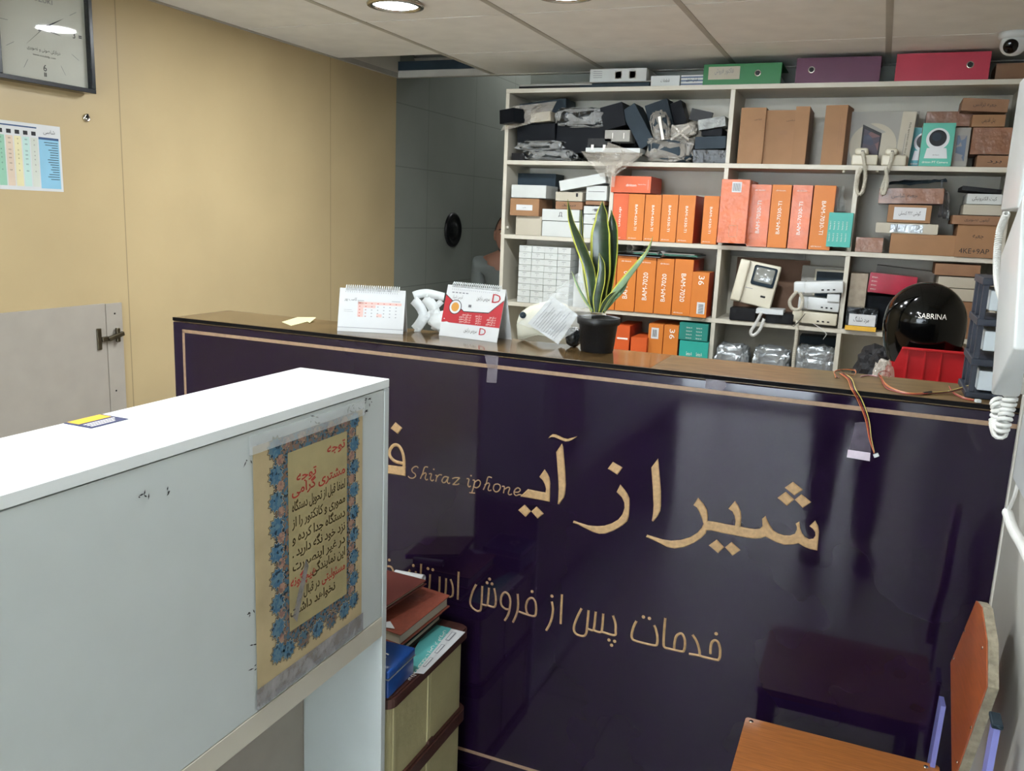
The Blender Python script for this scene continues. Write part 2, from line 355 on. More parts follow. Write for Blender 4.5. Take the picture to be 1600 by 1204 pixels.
for pts in [
 [(342,145),(362,122),(385,107),(415,110),(450,126),(490,145),(525,152),(570,140),(616,127),(600,140),(565,162),(535,175),(500,176),(465,163),(430,147),(400,135),(375,133),(355,142)],
 [(470,197),(482,225),(490,320),(502,450),(508,580),(500,670),(488,705),(460,745),(447,766),(432,763),(437,700),(441,620),(436,520),(428,400),(418,275)],
 [(308,438),(335,478),(354,515),(362,570),(356,742),(220,716),(80,692),(150,624),(240,642),(318,656),(322,620),(310,575),(290,538),(260,507)],
 [(120,770),(180,832),(130,885),(60,820)], [(232,787),(301,855),(243,900),(184,832)],
 [(950,368),(1041,421),(993,487),(902,431)],
 [(1020,580),(1060,630),(1085,665),(1105,710),(1108,770),(1100,880),(1085,925),(1040,965),(960,1012),(880,1042),(820,1043),(760,1025),(690,990),(620,955),(575,938),(582,920),(640,940),(720,965),(800,972),(870,968),(940,945),(1000,910),(1040,860),(1060,800),(1058,750),(1035,700),(985,650)],
 [(1375,335),(1382,400),(1392,520),(1402,640),(1402,780),(1395,830),(1370,880),(1330,928),(1317,920),(1328,850),(1333,780),(1325,600),(1312,420)]]: pgon(b, pts, A, 6.019, M_letter)
for pts in [
 [(485,305),(530,355),(558,405),(566,450),(565,497),(640,508),(720,525),(793,537),(797,500),(790,455),(772,420),(738,395),(792,331),(820,370),(840,420),(845,470),(838,545),(900,558),(960,566),(1000,562),(1022,540),(1020,500),(1018,480),(1047,455),(1060,490),(1080,530),(1110,575),(1150,600),(1200,617),(1250,618),(1290,605),(1308,570),(1308,545),(1298,520),(1328,502),(1335,560),(1350,600),(1375,632),(1410,650),(1445,645),(1462,620),(1460,590),(1440,560),(1413,540),(1460,495),(1485,540),(1492,590),(1478,742),(1420,732),(1370,712),(1320,682),(1280,693),(1200,695),(1130,672),(1080,645),(1045,628),(1010,640),(960,644),(900,638),(800,618),(700,600),(600,577),(555,575),(548,600),(510,640),(450,680),(370,715),(290,727),(230,715),(180,690),(120,660),(52,630),(60,612),(120,630),(190,652),(260,662),(340,656),(420,632),(480,595),(515,555),(530,520),(515,470),(495,420),(475,385),(447,365)],
 [(1275,172),(1357,237),(1288,286),(1207,220)], [(1215,254),(1286,320),(1225,370),(1146,305)], [(1345,275),(1427,340),(1357,388),(1290,320)], [(640,653),(703,716),(652,765),(575,700)], [(763,673),(838,740),(772,786),(710,716)]]: pgon(b, pts, B, 5.333, M_letter)
pgon(b, [(122,62),(192,122),(148,183),(73,124)], Cc, 6.667, M_letter)
pgon(b, [(226,622),(150,610),(-200,555),(-200,470),(60,508),(150,520),(228,524)], Cc, 6.667, M_letter)
stroke(b, [(205,560),(210,480),(198,390),(165,320),(125,297),(85,315),(58,370),(70,425),(120,470),(205,492)], Cc, 6.667, .0085, M_letter)
b.build('engraved_letters', counter, label='large golden Persian lettering')
b = MB(); W = .0058; S5, O5 = 5.333, (840, 900); S4, O4 = 5.714, (590, 850)
for p in [[(1440,645),(1442,590),(1452,550),(1478,532),(1505,550),(1520,600),(1520,660),(1510,690),(1490,695),(1380,670),(1350,660),(1262,645)], [(1290,485),(1320,530),(1340,580),(1350,630),(1350,660)],
 [(1065,345),(1055,450),(1050,560),(1060,590),(1095,602),(1200,625),(1220,615),(1228,570),(1225,520),(1205,480),(1180,478),(1155,500),(1142,550),(1138,600)],
 [(825,370),(800,420),(785,480),(788,515),(810,535),(900,560),(980,575),(997,555),(998,500),(985,440),(970,405)],
 [(368,265),(330,340),(305,410),(305,455),(330,485),(380,497),(402,480),(412,430),(425,280)], [(415,435),(460,450),(472,420),(485,292)], [(470,450),(525,465),(538,430),(548,308)], [(535,462),(640,490),(650,450),(648,390),(628,325)],
 [(203,148),(192,395)], [(118,208),(128,270),(120,340),(100,400),(72,450)]]: stroke(b, p, O5, S5, W, M_letter)
for c in [(1488,478),(882,338),(932,350),(595,530),(642,541),(616,573),(120,165)]: dot(b, c, O5, S5, .0042, M_letter)
for p in [[(1250,440),(1255,520),(1250,590),(1230,650),(1208,695)], [(1262,600),(1330,625),(1400,640),(1415,600),(1412,530),(1395,490),(1370,478),(1340,500),(1325,550),(1330,600),(1345,625)],
 [(1135,680),(1165,630),(1180,570),(1185,500),(1170,450),(1140,428),(1112,450),(1100,500),(1108,545),(1140,575),(1170,580)],
 [(882,355),(850,420),(828,500),(835,550),(870,585),(905,595),(925,560),(935,370)], [(930,535),(975,545),(985,510),(995,385)], [(985,545),(1040,560),(1055,520),(1052,450),(1040,390)], [(724,242),(715,492)],
 [(390,172),(385,300),(390,380),(405,405),(450,418),(462,390),(470,265)], [(465,418),(520,435),(545,435),(552,400),(555,285)], [(550,435),(595,450),(608,420),(612,300)], [(605,455),(655,470),(672,440),(670,370),(650,310)],
 [(292,225),(262,290),(245,360),(255,430),(300,452),(335,435),(342,360),(342,238)], [(90,195),(125,205),(145,260),(145,320),(120,335),(20,315),(-60,290)]]: stroke(b, p, O4, S4, W, M_letter2)
for c in [(1380,422),(1000,310),(978,343),(1022,353),(450,217),(493,227),(320,190),(105,140)]: dot(b, c, O4, S4, .0042, M_letter2)
b.build('engraved_line', counter, label='lower line of thin golden Persian lettering')
b = MB()
for p in [[(358,540),(345,524),(320,525),(292,550),(298,580),(325,600),(328,625),(300,645),(268,640),(252,622)], [(460,530),(425,530),(405,590),(380,650)], [(395,615),(425,590),(440,600),(430,640),(440,662),(458,655)],
 [(470,600),(495,600),(485,650),(500,672),(520,660)], [(535,615),(552,620),(540,680)], [(548,640),(575,610),(605,612)], [(670,635),(630,630),(605,665),(615,690),(640,685),(665,645),(672,635),(660,680),(675,700),(690,690)],
 [(712,650),(740,640),(790,640)], [(790,640),(730,700),(715,710)], [(715,710),(760,712),(785,700)], [(862,650),(885,655),(875,710),(885,735),(905,725)], [(925,665),(945,670),(935,730),(915,795)], [(890,795),(950,800)], [(942,690),(980,665),(1005,685),(995,725),(965,745),(938,735)],
 [(1125,640),(1085,635),(1065,700),(1035,765)], [(1050,715),(1085,695),(1100,710),(1085,755),(1095,775),(1120,768)], [(1180,705),(1150,715),(1140,755),(1160,785),(1190,780),(1212,745),(1205,715),(1180,705)],
 [(1230,730),(1255,735),(1245,800)], [(1250,765),(1290,740),(1310,750),(1295,800),(1310,818),(1335,808)], [(1362,790),(1400,790),(1420,765),(1395,745),(1365,765),(1355,800),(1375,825),(1410,815),(1440,822)]]: stroke(b, p, Cc, 6.667, .0031, M_letter2, dep=.0008)
for c in [(520,552),(908,618)]: dot(b, c, Cc, 6.667, .0022, M_letter2)
b.build('engraved_latin', counter, label='small slanted golden Latin lettering')
# clear tape remnants on the counter front
M_tapew = mat('whitish_tape', '#8d8690', .3, alpha=.4, var=.3, vs=40, bump=.3)
M_tapex = mat('white_sticker', '#cfc3cf', .5, var=.1, vs=60)
def scrap(pts, m, name, label):
    b = MB(); b.prism([(cp(*p).x, YC-.0005, cp(*p).z) for p in pts], (0, -.0004, 0), m); tag(b.build(name), label, 'tape')
scrap([(757,553),(779,556),(776,598),(760,597),(762,575)], M_tapew, 'tape_strip', 'crumpled clear tape strip on the counter front below the red calendar')
scrap([(1103,590),(1133,592),(1135,603),(1128,611),(1112,606),(1102,606)], M_tapew, 'tape_scrap', 'torn clear tape scrap at the counter edge under the silver bags')
scrap([(1336,660),(1358,658),(1361,706),(1327,702)], mat('smear_tape', '#6d6476', .3, alpha=.4, var=.5, vs=50), 'tape_strip', 'smeared clear tape strip hanging below the golden stripe by the wires')
scrap([(1325,702),(1360,707),(1359,720),(1323,714)], M_tapex, 'white_sticker', 'small white torn sticker low on the counter front beside the wire plug')
# ================================================================ white cabinet at the left
CX1, CX0, CY, CZ = -.846, -1.055, 1.408, 1.18
t = thing('white_cabinet', 'white laminate half-height cabinet with a taped notice on its side', 'cabinet', (-.95, .5, 0))
MB().box(CX0, CX1, -.6, CY, CZ-.0165, CZ, M_whitelit, .0008).build('top_panel', t)
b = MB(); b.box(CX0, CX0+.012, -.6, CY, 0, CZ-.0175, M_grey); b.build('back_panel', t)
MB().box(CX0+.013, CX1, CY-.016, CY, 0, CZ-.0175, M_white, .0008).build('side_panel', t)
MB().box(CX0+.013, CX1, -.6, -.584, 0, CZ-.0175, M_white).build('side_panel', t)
MB().box(CX1-.014, CX1-.001, -.58, CY-.0175, .692, CZ-.0185, M_white, .0008).build('hatch_panel', t)
MB().box(CX0+.013, CX1, -.58, CY-.017, .648, .6905, M_shelf, .0008).build('shelf', t)
MB().box(CX0+.013, CX1, -.58, CY-.017, .02, .04, M_white).build('shelf', t)
b = MB()
random.seed(3)
for px, py, n in [(575,628,7),(545,638,5),(492,655,6),(405,700,4),(390,720,4),(225,775,5),(260,765,3),(392,960,5),(398,1010,5),(400,1040,4),(566,640,6),(560,980,4),(412,1095,4)]:
    for k in range(n):
        p = U(px+random.uniform(-8, 8), py+random.uniform(-6, 6), 0, CX1); a = random.uniform(0, PI); L = random.uniform(.002, .008)
        d = Vector((0, math.cos(a), math.sin(a)*.7))*L; e = Vector((0, -d.z, d.y)).normalized()*.0006
        b.poly([p-d-e+X3*.0004, p-e*2+X3*.0004, p+d+e+X3*.0004, p+e*2+X3*.0004], M_ink)
b.build('scuff_marks', t)
# notice
PX = CX1+.0006; y0, y1, z0, z1 = 1.009, 1.313, .705, 1.138
t = thing('paper_notice', 'cream Persian notice with blue floral border taped to the white cabinet', 'notice', (PX, 1.16, z0))
M_cream = mat('cream_notice_paper', '#bbaa84', .5, var=.12, vs=14); M_field = mat('olive_notice_field', '#a69b72', .5, var=.14, vs=9)
def ornate(name, c1, c2, c3, sc_):
    m = mat(name, c1, .5); nt = m.node_tree; N = nt.nodes.new; L = nt.links.new; b_ = nt.nodes['Principled BSDF']
    tc = N('ShaderNodeTexCoord'); v = N('ShaderNodeTexVoronoi'); v.inputs['Scale'].default_value = sc_; L(tc.outputs['Object'], v.inputs['Vector'])
    r = N('ShaderNodeValToRGB'); r.color_ramp.interpolation = 'CONSTANT'; e = r.color_ramp.elements; e[0].color = lin(c1); e[1].position = .45; e[1].color = lin(c2)
    x = e.new(.75); x.color = lin(c3); L(v.outputs['Color'], r.inputs[0]); L(r.outputs[0], b_.inputs['Base Color']); return m
M_orn = ornate('floral_border', '#4d6f80', '#80695a', '#2e3c44', 240); M_med = ornate('blue_medallion', '#46708c', '#5f8090', '#294356', 190); M_pink = ornate('pink_medallion', '#a5836f', '#8f6f66', '#5b6a6d', 190)
MB().box(PX, PX+.0004, y0, y1, z0, z1, M_cream).build('paper', t)
bd = MB(); q = PX+.0007; iy0, iy1, iz0, iz1 = y0+.05, y1-.022, z0+.062, z1-.0
bd.box(q-.0002, q, iy0, iy1, iz0, iz1, M_orn)
def med(y, z, r, m, n=12):
    for rr, mm, e in ((r*1.16, M_ink, 0), (r*1.08, M_cream, .0001), (r, m, .0002)):
        vs = [(q+.0001+e, y+math.cos(2*PI*k/(2*n))*rr*(1 if k % 2 else .76), z+math.sin(2*PI*k/(2*n))*rr*(1 if k % 2 else .76)) for k in range(2*n)]
        bd.add([(q+.0001+e, y, z)]+vs, [[0, k+1, (k+1) % (2*n)+1] for k in range(2*n)], mm)
for k in range(9):
    z = iz0+.005+(iz1-iz0-.02)*k/8
    med(iy0+.003, z, .019, M_med); med(iy1-.006, z, .0165, M_med)
    if k < 8: med(iy0+.014, z+.023, .010, M_pink); med(iy1-.014, z+.023, .010, M_pink)
for k in range(5):
    y = iy0+.03+(iy1-iy0-.05)*k/4.4
    med(y, iz0-.002, .018, M_med if k % 2 == 0 else M_orn); med(y, iz1-.012, .011, M_pink)
bd.build('floral_border', t)
b = MB(); b.box(q+.0004, q+.0006, iy0+.033, iy1-.030, iz0+.028, iz1-.03, M_field); b.build('text_field', t)
b = MB(); X = q+.0008; yr, yl = iy1-.036, iy0+.039; fld = yr-yl
LN = [('توجه', M_redtext, .045, .95, 'R'), ('توجه', M_redtext, .075, .45, 'R'), ('مشتری گرامی', M_redtext, .098, .97, 'R'), ('لطفا قبل از تحویل دستگاه', M_ink, .128, .97, 'R'), ('مموری و کانکتور را از', M_ink, .158, .97, 'R'),
      ('دستگاه جدا کرده و', M_ink, .188, .97, 'R'), ('نزد خود نگه دارید .', M_ink, .216, .97, 'R'), ('در غیر اینصورت', M_ink, .243, .97, 'R'), ('این نمایندگی', M_ink, .270, .97, 'R'), ('هیچگونه', M_redtext, .272, .44, 'R'), ('مسئولیتی', M_redtext, .300, .97, 'R'), ('در قبال آن', M_ink, .302, .50, 'R'), ('نخواهد داشت', M_ink, .330, .80, 'R')]
M_fink = mat('faded_ink', '#4a3f24', .6, var=.5, vs=20)
for s_, m_, dz, fr, al in LN:
    ln = len(s_); wd = {4: .055}.get(ln, fld*.98)
    if s_ in ('هیچگونه', 'مسئولیتی'): wd = .072
    if s_ in ('این نمایندگی',): wd = .1
    if s_ == 'در قبال آن': wd = .065
    if s_ == 'نخواهد داشت': wd = .13
    yy = yl + fld*fr if fr < .9 else yr
    b.text(s_, (X, yy, iz1-.016-dz*.915), Y3, Z3, .0165, m_ if m_ is M_redtext else M_fink, w=wd, al='R', fa=True, bold=.022)
b.build('notice_text', t)
b = MB(); M_smudge = mat('dirty_tape', '#a9a9ac', .2, alpha=.5, var=.3, vs=30, bump=.4)
b.box(q+.001, q+.0012, y0-.004, y1+.004, z0-.008, z0+.028, M_smudge)
b.build('tape', t)
b = MB(); b.box(q+.001, q+.0012, y0-.01, y1+.006, z1-.012, z1+.018, M_clear)
b.build('tape', t)
b = MB()
b.poly([(q+.0014, iy0+.04, z0+.115), (q+.0014, iy0+.052, z0+.10), (q+.0014, iy0+.085, z0+.19), (q+.0014, iy0+.078, z0+.205)], M_smudge)
b.build('tape', t)
# business card on the cabinet top
t = thing('business_card', 'small yellow and dark blue card lying on the white cabinet top', 'card', (-1.02, .88, CZ))
M_yel = mat('yellow_print', '#e2b23c', .5); M_dbl = mat('dark_blue_print', '#3a3f63', .5)
MB().box(-1.052, -.998, .852, .918, CZ+.0003, CZ+.001, M_dbl).build('card', t)
b = MB(); b.box(-1.052, -1.028, .857, .914, CZ+.0011, CZ+.0013, M_yel)
for k in range(3): b.box(-1.021+k*.007, -1.018+k*.007, .858, .912-k*.006, CZ+.0011, CZ+.0013, M_wink)
b.build('card_print', t)
# ================================================================ plastic drawer unit
DX1, DX0, DY0, DY1, DZ = -.838, -1.16, 1.418, 1.80, .49
t = thing('plastic_drawer_unit', 'cream plastic drawer unit with brown rims between cabinet and counter', 'drawers', (-1.0, 1.6, 0))
M_dcream = mat('cream_plastic', '#b3ad82', .45, var=.1, vs=8, bump=.1); M_dbrown = mat('brown_plastic', '#4a2c25', .4, var=.12, bump=.08)
def rrect(x0, x1, y0, y1, r, n=5):
    out = []
    for cx_, cy_, a0 in ((x1-r, y1-r, 0), (x0+r, y1-r, 90), (x0+r, y0+r, 180), (x1-r, y0+r, 270)):
        for k in range(n+1): a = D(a0+90*k/n); out.append((cx_+r*math.cos(a), cy_+r*math.sin(a)))
    return out
def rim(z, h, e, full):
    b = MB(); P = rrect(DX0-e, DX1+e, DY0-e, DY1+e, .025); b.prism([(x, y, z-h) for x, y in P], (0, 0, h*.85), M_dbrown)
    P2 = rrect(DX0-e+.004, DX1+e-.004, DY0-e+.004, DY1+e-.004, .022); b.prism([(x, y, z-h*.15) for x, y in P2], (0, 0, h*.15), M_dbrown)
    return b
rim(DZ, .026, 0, 1).build('top_rim', t)
for k, (za, zb) in enumerate(((.275, .464), (.04, .235))):
    b = MB(); P0 = rrect(DX0+.012, DX1-.012, DY0+.01, DY1-.014, .016)
    b.prism([(x, y, za) for x, y in P0], (0, 0, zb-za), M_dcream)
    for yy in (1.445, 1.60, 1.612): b.box(DX1-.014, DX1-.009, yy, yy+.012, za, zb-.004, M_dcream, .002)
    b.build('drawer', t)
    rim(za, .036, -.001, 0).build('drawer_rim', t)
MB().box(DX1-.02, DX1-.004, 1.60, 1.625, .272, .284, M_dbrown, .003).build('latch', t)
# things on the drawer unit: contents placed by their own sizes
def book(name, c, size, rz, rx, ry, cover, label, cat='book', pages=True):
    t = thing(name, label, cat, (c[0], c[1], c[2]-size[2]/2)); R = RZ(rz) @ RX(rx) @ RY(ry)
    b = MB(); a, bb, h = size
    for s_ in (-1, 1): b.cbox(Vector(c)+R @ Vector((0, 0, s_*(h/2-.0015))), (a, bb, .003), cover, R, .001)
    b.cbox(Vector(c)+R @ Vector((-a/2+.0015, 0, 0)), (.003, bb, h-.004), cover, R); b.build('cover', t)
    if pages: MB().cbox(Vector(c)+R @ Vector((0, 0, 0)), (a-.012, bb-.01, h-.007), M_cbox, R).build('pages', t)
    return t
M_rbrown = mat('reddish_leather', '#8c4a3a', .45, var=.12, vs=60, bump=.15, bs=120); M_dkbook = mat('dark_cover', '#17181a', .4)
t = thing('leaflet', 'turquoise and white printed leaflet on the brown rim of the drawer unit', 'leaflet', (-.9, 1.66, DZ))
b = MB(); q4 = [U(px, py, 2, DZ+.001) for px, py in ((671, 973), (727, 987), (662, 1052), (628, 1049))]; b.prism(q4, (0, 0, -.0006), M_paper); b.build('paper', t)
b = MB()
def LQ(u, v, e=.0006): return q4[0].lerp(q4[1], u).lerp(q4[3].lerp(q4[2], u), v)+Z3*e
def LB(u0, v0, u1, v1, m, e): b.poly([LQ(u0, v0, e), LQ(u0, v1, e), LQ(u1, v1, e), LQ(u1, v0, e)], m)
LB(0, 0, .62, 1, mat('turquoise_print', '#5fb5b3', .5), .0006)
b.text('برنامه خدمات پس از فروش', LQ(.52, .08, .0012), LQ(.52, .9)-LQ(.52, .08), X3, .012, M_wink, w=.24, fa=True)
for k in range(3): LB(.70, .07+k*.3, .82, .27+k*.3, M_greyink, .001); LB(.72, .08+k*.3, .80, .26+k*.3, M_paper, .0014)
b.build('print', t)
book('notebook', (-.985, 1.69, DZ+.013), (.15, .19, .02), 0, 0, 0, M_dkbook, 'dark notebook under the reddish brown books on the drawer unit')
book('leather_book', (-.975, 1.685, DZ+.056), (.155, .21, .032), D(-5), D(4), D(2), M_rbrown, 'reddish brown hardback lying open side right, lower of the two')
book('leather_book', (-1.035, 1.66, DZ+.092), (.15, .22, .012), D(-14), D(8), D(-6), mat('dark_red_leather', '#6d3a34', .45), 'darker red brown book lying tilted on top of the lower hardback')
t = thing('paper_roll', 'small white rolled paper sticking out behind the red brown books', 'paper roll', (-.975, 1.79, DZ))
b = MB(); b.tube([(-1.05, 1.79, DZ+.098), (-.965, 1.785, DZ+.104)], .009, M_paper, 14, caps=False); b.tube([(-1.05, 1.79, DZ+.098), (-.966, 1.785, DZ+.104)], .007, M_paper, 14, caps=False); b.build('roll', t)
t = thing('tin_box', 'blue tin box with pale logo on the near corner of the drawer unit', 'box', (-.93, 1.46, DZ))
M_blue = mat('blue_tin', '#1d4c96', .35, var=.15, vs=12, coat=.3)
pf, pn = U(648, 1052, 2, DZ), U(606, 1094, 2, DZ); TC = (pf+pn)/2; TL = (pf-pn).length; R = RZ(math.atan2(-(pf.x-pn.x), pf.y-pn.y)); tc = TC+R @ Vector((-.06, 0, 0)); hT = .064
MB().cbox(tc+Z3*(hT*.36+.0005), (.118, TL-.004, hT*.7), M_blue, R, .004, 3).build('tin', t)
ld = MB().cbox(tc+Z3*(hT*.86), (.122, TL, hT*.28), M_blue, R, .004, 3).build('lid', t)
b = MB(); b.cbox(tc+Z3*(hT*.715), (.1235, TL+.0015, .0016), M_silver, R); b.text('G', tc+R @ Vector((.012, -.02, hT+.0006)), R @ X3, R @ Y3, .03, M_wink, al='C'); b.build('logo', t)
t = thing('folded_paper', 'white folded slip of paper behind the blue tin', 'paper', (-.95, 1.58, DZ+.066))
MB().prism([(-1.0, 1.57, DZ+.066), (-.93, 1.585, DZ+.066), (-.955, 1.607, DZ+.068)], (0, 0, .001), M_paper).build('sheet', t)
# ================================================================ chair by the right wall
t = thing('wooden_chair', 'small chair with orange wood seat and back on a lilac metal frame', 'chair', (.03, 1.58, 0))
M_seat = mat('orange_wood', '#b9733c', .35, var=.16, vs=6, stretch=(3, 30, 30), coat=.3); M_back = mat('red_wood', '#a2552f', .3, var=.14, vs=6, stretch=(30, 3, 30), coat=.3)
M_lilac = mat('lilac_metal', '#7f82c4', .4, var=.05); M_foam = mat('chipped_edge', '#8f8773', .8, var=.25, vs=60, bump=.6, bs=80)
P = rrect(-.155, .225, 1.42, 1.768, .008); b = MB(); b.prism([(x, y, .434) for x, y in P], (0, 0, .016), M_seat)
seat = b.build('seat', t)
b = MB()
for x, y in ((-.142, 1.755), (.2, 1.752), (-.142, 1.44)): b.lathe([(.005, 0), (.004, .0015), (.0005, .0018)], (x, y, .45), M_chrome, seg=12, caps=False)
b.build('screw', seat)
for x, y in ((-.135, 1.74), (-.135, 1.45), (.185, 1.74), (.185, 1.45)): MB().box(x-.012, x+.012, y-.012, y+.012, 0, .432, M_lilac, .003).build('leg', t)
b = MB()
for y in (1.74, 1.45): b.box(-.123, .173, y-.01, y+.01, .40, .43, M_lilac, .002)
for x in (-.135, .185): b.box(x-.01, x+.01, 1.462, 1.728, .40, .43, M_lilac, .002)
b.build('seat_frame', t)
# backrest: chipped board with cut corners, leaning back against the wall
def bray(px, py, e=0):                       # where the sight line meets the plane of the leaning board
    o = Vector((0, 0, H)); d = FV+RV*((px-800)/F)+UV*((602-py)/F); n = Vector((1, .07, -.05)); k = .205+e+.07*1.66-.05*.73
    return o+d*((k-n.dot(o))/n.dot(d))
HEX = [bray(*p) for p in ((1525, 938), (1533, 947), (1541, 1000), (1541, 1072), (1495, 1204), (1478, 1250), (1470, 1250), (1487, 1204), (1485, 1035))]
bk0 = MB().prism(HEX, (.002, 0, 0), M_back).build('backrest', t)
MB().prism([p+X3*.0025 for p in HEX], (.015, 0, 0), M_foam).build('board_core', bk0)
b = MB()
for p in ((1507, 985), (1490, 1028), (1535, 1012), (1517, 1136), (1495, 1190)): b.blob(bray(*p), (.002, .006, .006), M_chrome, rough=0, sub=2)
b.build('screw', bk0)
pA, pB = U(1469, 1092, 0, .2105), U(1551, 1128, 0, .238)
for p, w2 in ((pA, .05), (pB, .032)):
    b = MB(); b.prism([p+Vector((0, -w2/2, 0)), p+Vector((0, w2/2, -.006)), Vector((p.x-.004, p.y+w2/2, .40)), Vector((p.x-.004, p.y-w2/2, .40))], (.009, 0, 0), M_lilac); b.build('back_post', t)
b = MB(); b.cbox(pB+Vector((.004, 0, .004)), (.016, w2+.008, .008), M_slate, None, .002); b.build('post_cap', t)
# ================================================================ left wall things
XW = XL+.0
t = thing('wall_clock', 'square black framed wall clock with pale dial on the yellow wall', 'clock', (XW, 1.985, 1.832))
cy0, cy1, cz0, cz1 = 1.812, 2.152, 1.832, 2.163; cyc, czc = (cy0+cy1)/2, (cz0+cz1)/2+.004
M_cf = mat('dark_clock_frame', '#141a20', .25, coat=.4); M_dial = mat('pale_dial', '#d6d8ca', .5, var=.02)
b = MB()
for a in ((cy0, cy1, cz0, cz0+.014), (cy0, cy1, cz1-.014, cz1), (cy0, cy0+.014, cz0+.014, cz1-.014), (cy1-.014, cy1, cz0+.014, cz1-.014)): b.box(XW+.001, XW+.05, *a, M_cf, .0015)
b.build('frame', t)
MB().box(XW+.001, XW+.03, cy0+.014, cy1-.014, cz0+.014, cz1-.014, M_dial).build('dial', t)
b = MB(); xd = XW+.0305
for k in range(12):
    a = 2*PI*k/12; d = Vector((0, math.sin(a), math.cos(a))); n = Vector((0, d.z, -d.y)); c_ = Vector((xd, cyc, czc))
    if k in (3, 6, 0): 
        if k: c2 = c_+d*.135; b.poly([c2-d*.006-n*.004, c2+d*.006-n*.004, c2+d*.006-n*.001, c2-d*.006-n*.001], M_ink); b.poly([c2-d*.006+n*.004, c2+d*.006+n*.004, c2+d*.006+n*.001, c2-d*.006+n*.001], M_ink)
        continue
    b.poly([c_+d*.115-n*.0006, c_+d*.145-n*.0006, c_+d*.145+n*.0006, c_+d*.115+n*.0006], M_greyink)
b.text('SUZUKI', (xd, cyc+.002, czc+.075), Y3, Z3, .014, M_greyink, al='C', w=.075); b.text('3', (xd, cyc+.112, czc-.008), Y3, Z3, .02, M_ink, al='C'); b.text('6', (xd, cyc, czc-.125), Y3, Z3, .02, M_ink, al='C')
b.text('دربازکن صوتی و تصویری', (xd, cyc, czc-.068), Y3, Z3, .010, M_ink, al='C', w=.115, fa=True); b.text('www.suzukidp.com', (xd, cyc, czc-.084), Y3, Z3, .006, M_ink, al='C', w=.08)
b.build('dial_print', t)
def hand(ang, L, wd, x, nm):
    d = Vector((0, math.sin(ang), math.cos(ang))); n = Vector((0, d.z, -d.y)); c_ = Vector((x, cyc, czc))
    MB().prism([c_-d*.02-n*wd*.5, c_+n*-wd, c_+d*L, c_+n*wd, c_-d*.02+n*wd*.5], (.0006, 0, 0), M_ink).build(nm, t)
hand(D(100), .062, .004, xd+.002, 'hour_hand'); hand(D(60), .085, .0035, xd+.003, 'minute_hand'); hand(D(228), .085, .0007, xd+.004, 'second_hand')
MB().box(XW+.044, XW+.0455, cy0+.014, cy1-.014, cz0+.014, cz1-.014, mat('clock_glass', '#000000', .01, alpha=.1, var=0, coat=1)).build('glass', t)
# price list
t = thing('wall_poster', 'printed comparison sheet with coloured columns on the yellow wall below the clock', 'poster', (XW+.001, 1.9, 1.5))
a0, a1, b0, b1 = 1.70, 2.046, 1.515, 1.718
MB().box(XW+.0005, XW+.0012, a0, a1, b0, b1, M_paper).build('paper', t)
b = MB(); xp = XW+.0014
b.box(xp, xp+.0001, a1-.08, a1-.008, b0+.008, b1-.04, mat('sky_blue_print', '#86bcd6', .5)); b.box(xp, xp+.0002, a1-.08, a1-.008, b1-.045, b1-.038, mat('navy_print', '#274a76', .5)); b.box(xp, xp+.0001, a0+.01, a1-.085, b1-.014, b1-.01, MATS['navy_print'])
cols = ['#c9cfc4', '#b9d9d2', '#ddd6a9', '#d6c3ae', '#8fc2a8', '#c9cfc4', '#b3d8e0', '#c9cfc4', '#e0d9b5', '#c9cfc4']
for k, c_ in enumerate(cols):
    ya = a1-.108-k*.028; b.box(xp, xp+.0001, ya, ya+.024, b0+.012, b1-.042, mat('tint_%s' % c_[1:], c_, .5)); b.box(xp, xp+.0003, ya+.004, ya+.019, b1-.036, b1-.024, M_ink)
    for z in (.052, .066, .086, .098, .110, .126, .146): b.text('oo' if k % 2 else 'o', (xp+.0003, ya+.012, b1-z), Y3, Z3, .006, M_ink, al='C')
for k in range(16): b.box(xp+.0001, xp+.0003, a1-.022-random.uniform(.01, .04), a1-.012, b1-.054-k*.0075, b1-.052-k*.0075, M_ink)
b.text('شاسی', (xp+.0003, a1-.02, b1-.026), Y3, Z3, .012, M_ink, al='R', fa=True)
b.build('print', t)
# bare metal wall cup
t = thing('metal_socket', 'small round dark metal socket screwed to the yellow wall below the clock', 'socket', (XW, 2.148, 1.76))
RM = Matrix.Rotation(D(90), 4, 'Y')
MB().lathe([(.013, 0), (.0125, .006), (.009, .01), (.006, .003), (.001, .002)], (XW, 2.148, 1.757), M_chrome, seg=20, M=RM, caps=False).build('cup', t)
MB().box(XW+.003, XW+.012, 2.146, 2.150, 1.757, 1.77, M_black).build('slot', t)
# grey hatch with hinge
t = thing('grey_hatch', 'grey hatch panel with metal hinge on the yellow wall', 'hatch', (XW, 1.9, .4))
MB().box(XW+.002, XW+.012, 1.1, 2.175, .35, 1.143, M_grey, .001).build('door', t)
MB().box(XW+.002, XW+.011, 2.178, 2.248, .35, 1.141, M_grey, .001).build('frame_strip', t)
h = MB(); M_hm = mat('dull_metal', '#57503f', .35, .8, var=.3, vs=40)
h.box(XW+.012, XW+.018, 2.133, 2.150, .985, 1.06, M_hm, .002); h.box(XW+.014, XW+.024, 2.15, 2.175, 1.012, 1.03, M_hm, .003); h.cbox((XW+.024, 2.205, 1.027), (.014, .066, .016), M_hm, RX(D(12)), .003); h.cbox((XW+.022, 2.215, 1.03), (.012, .014, .05), M_hm, None, .003)
h.build('hinge', t)
b = MB()
for y, z in ((2.215, 1.105), (2.205, .83)): b.blob((XW+.0115, y, z), (.003, .007, .007), M_black, rough=0, sub=2)
b.build('screw', t)
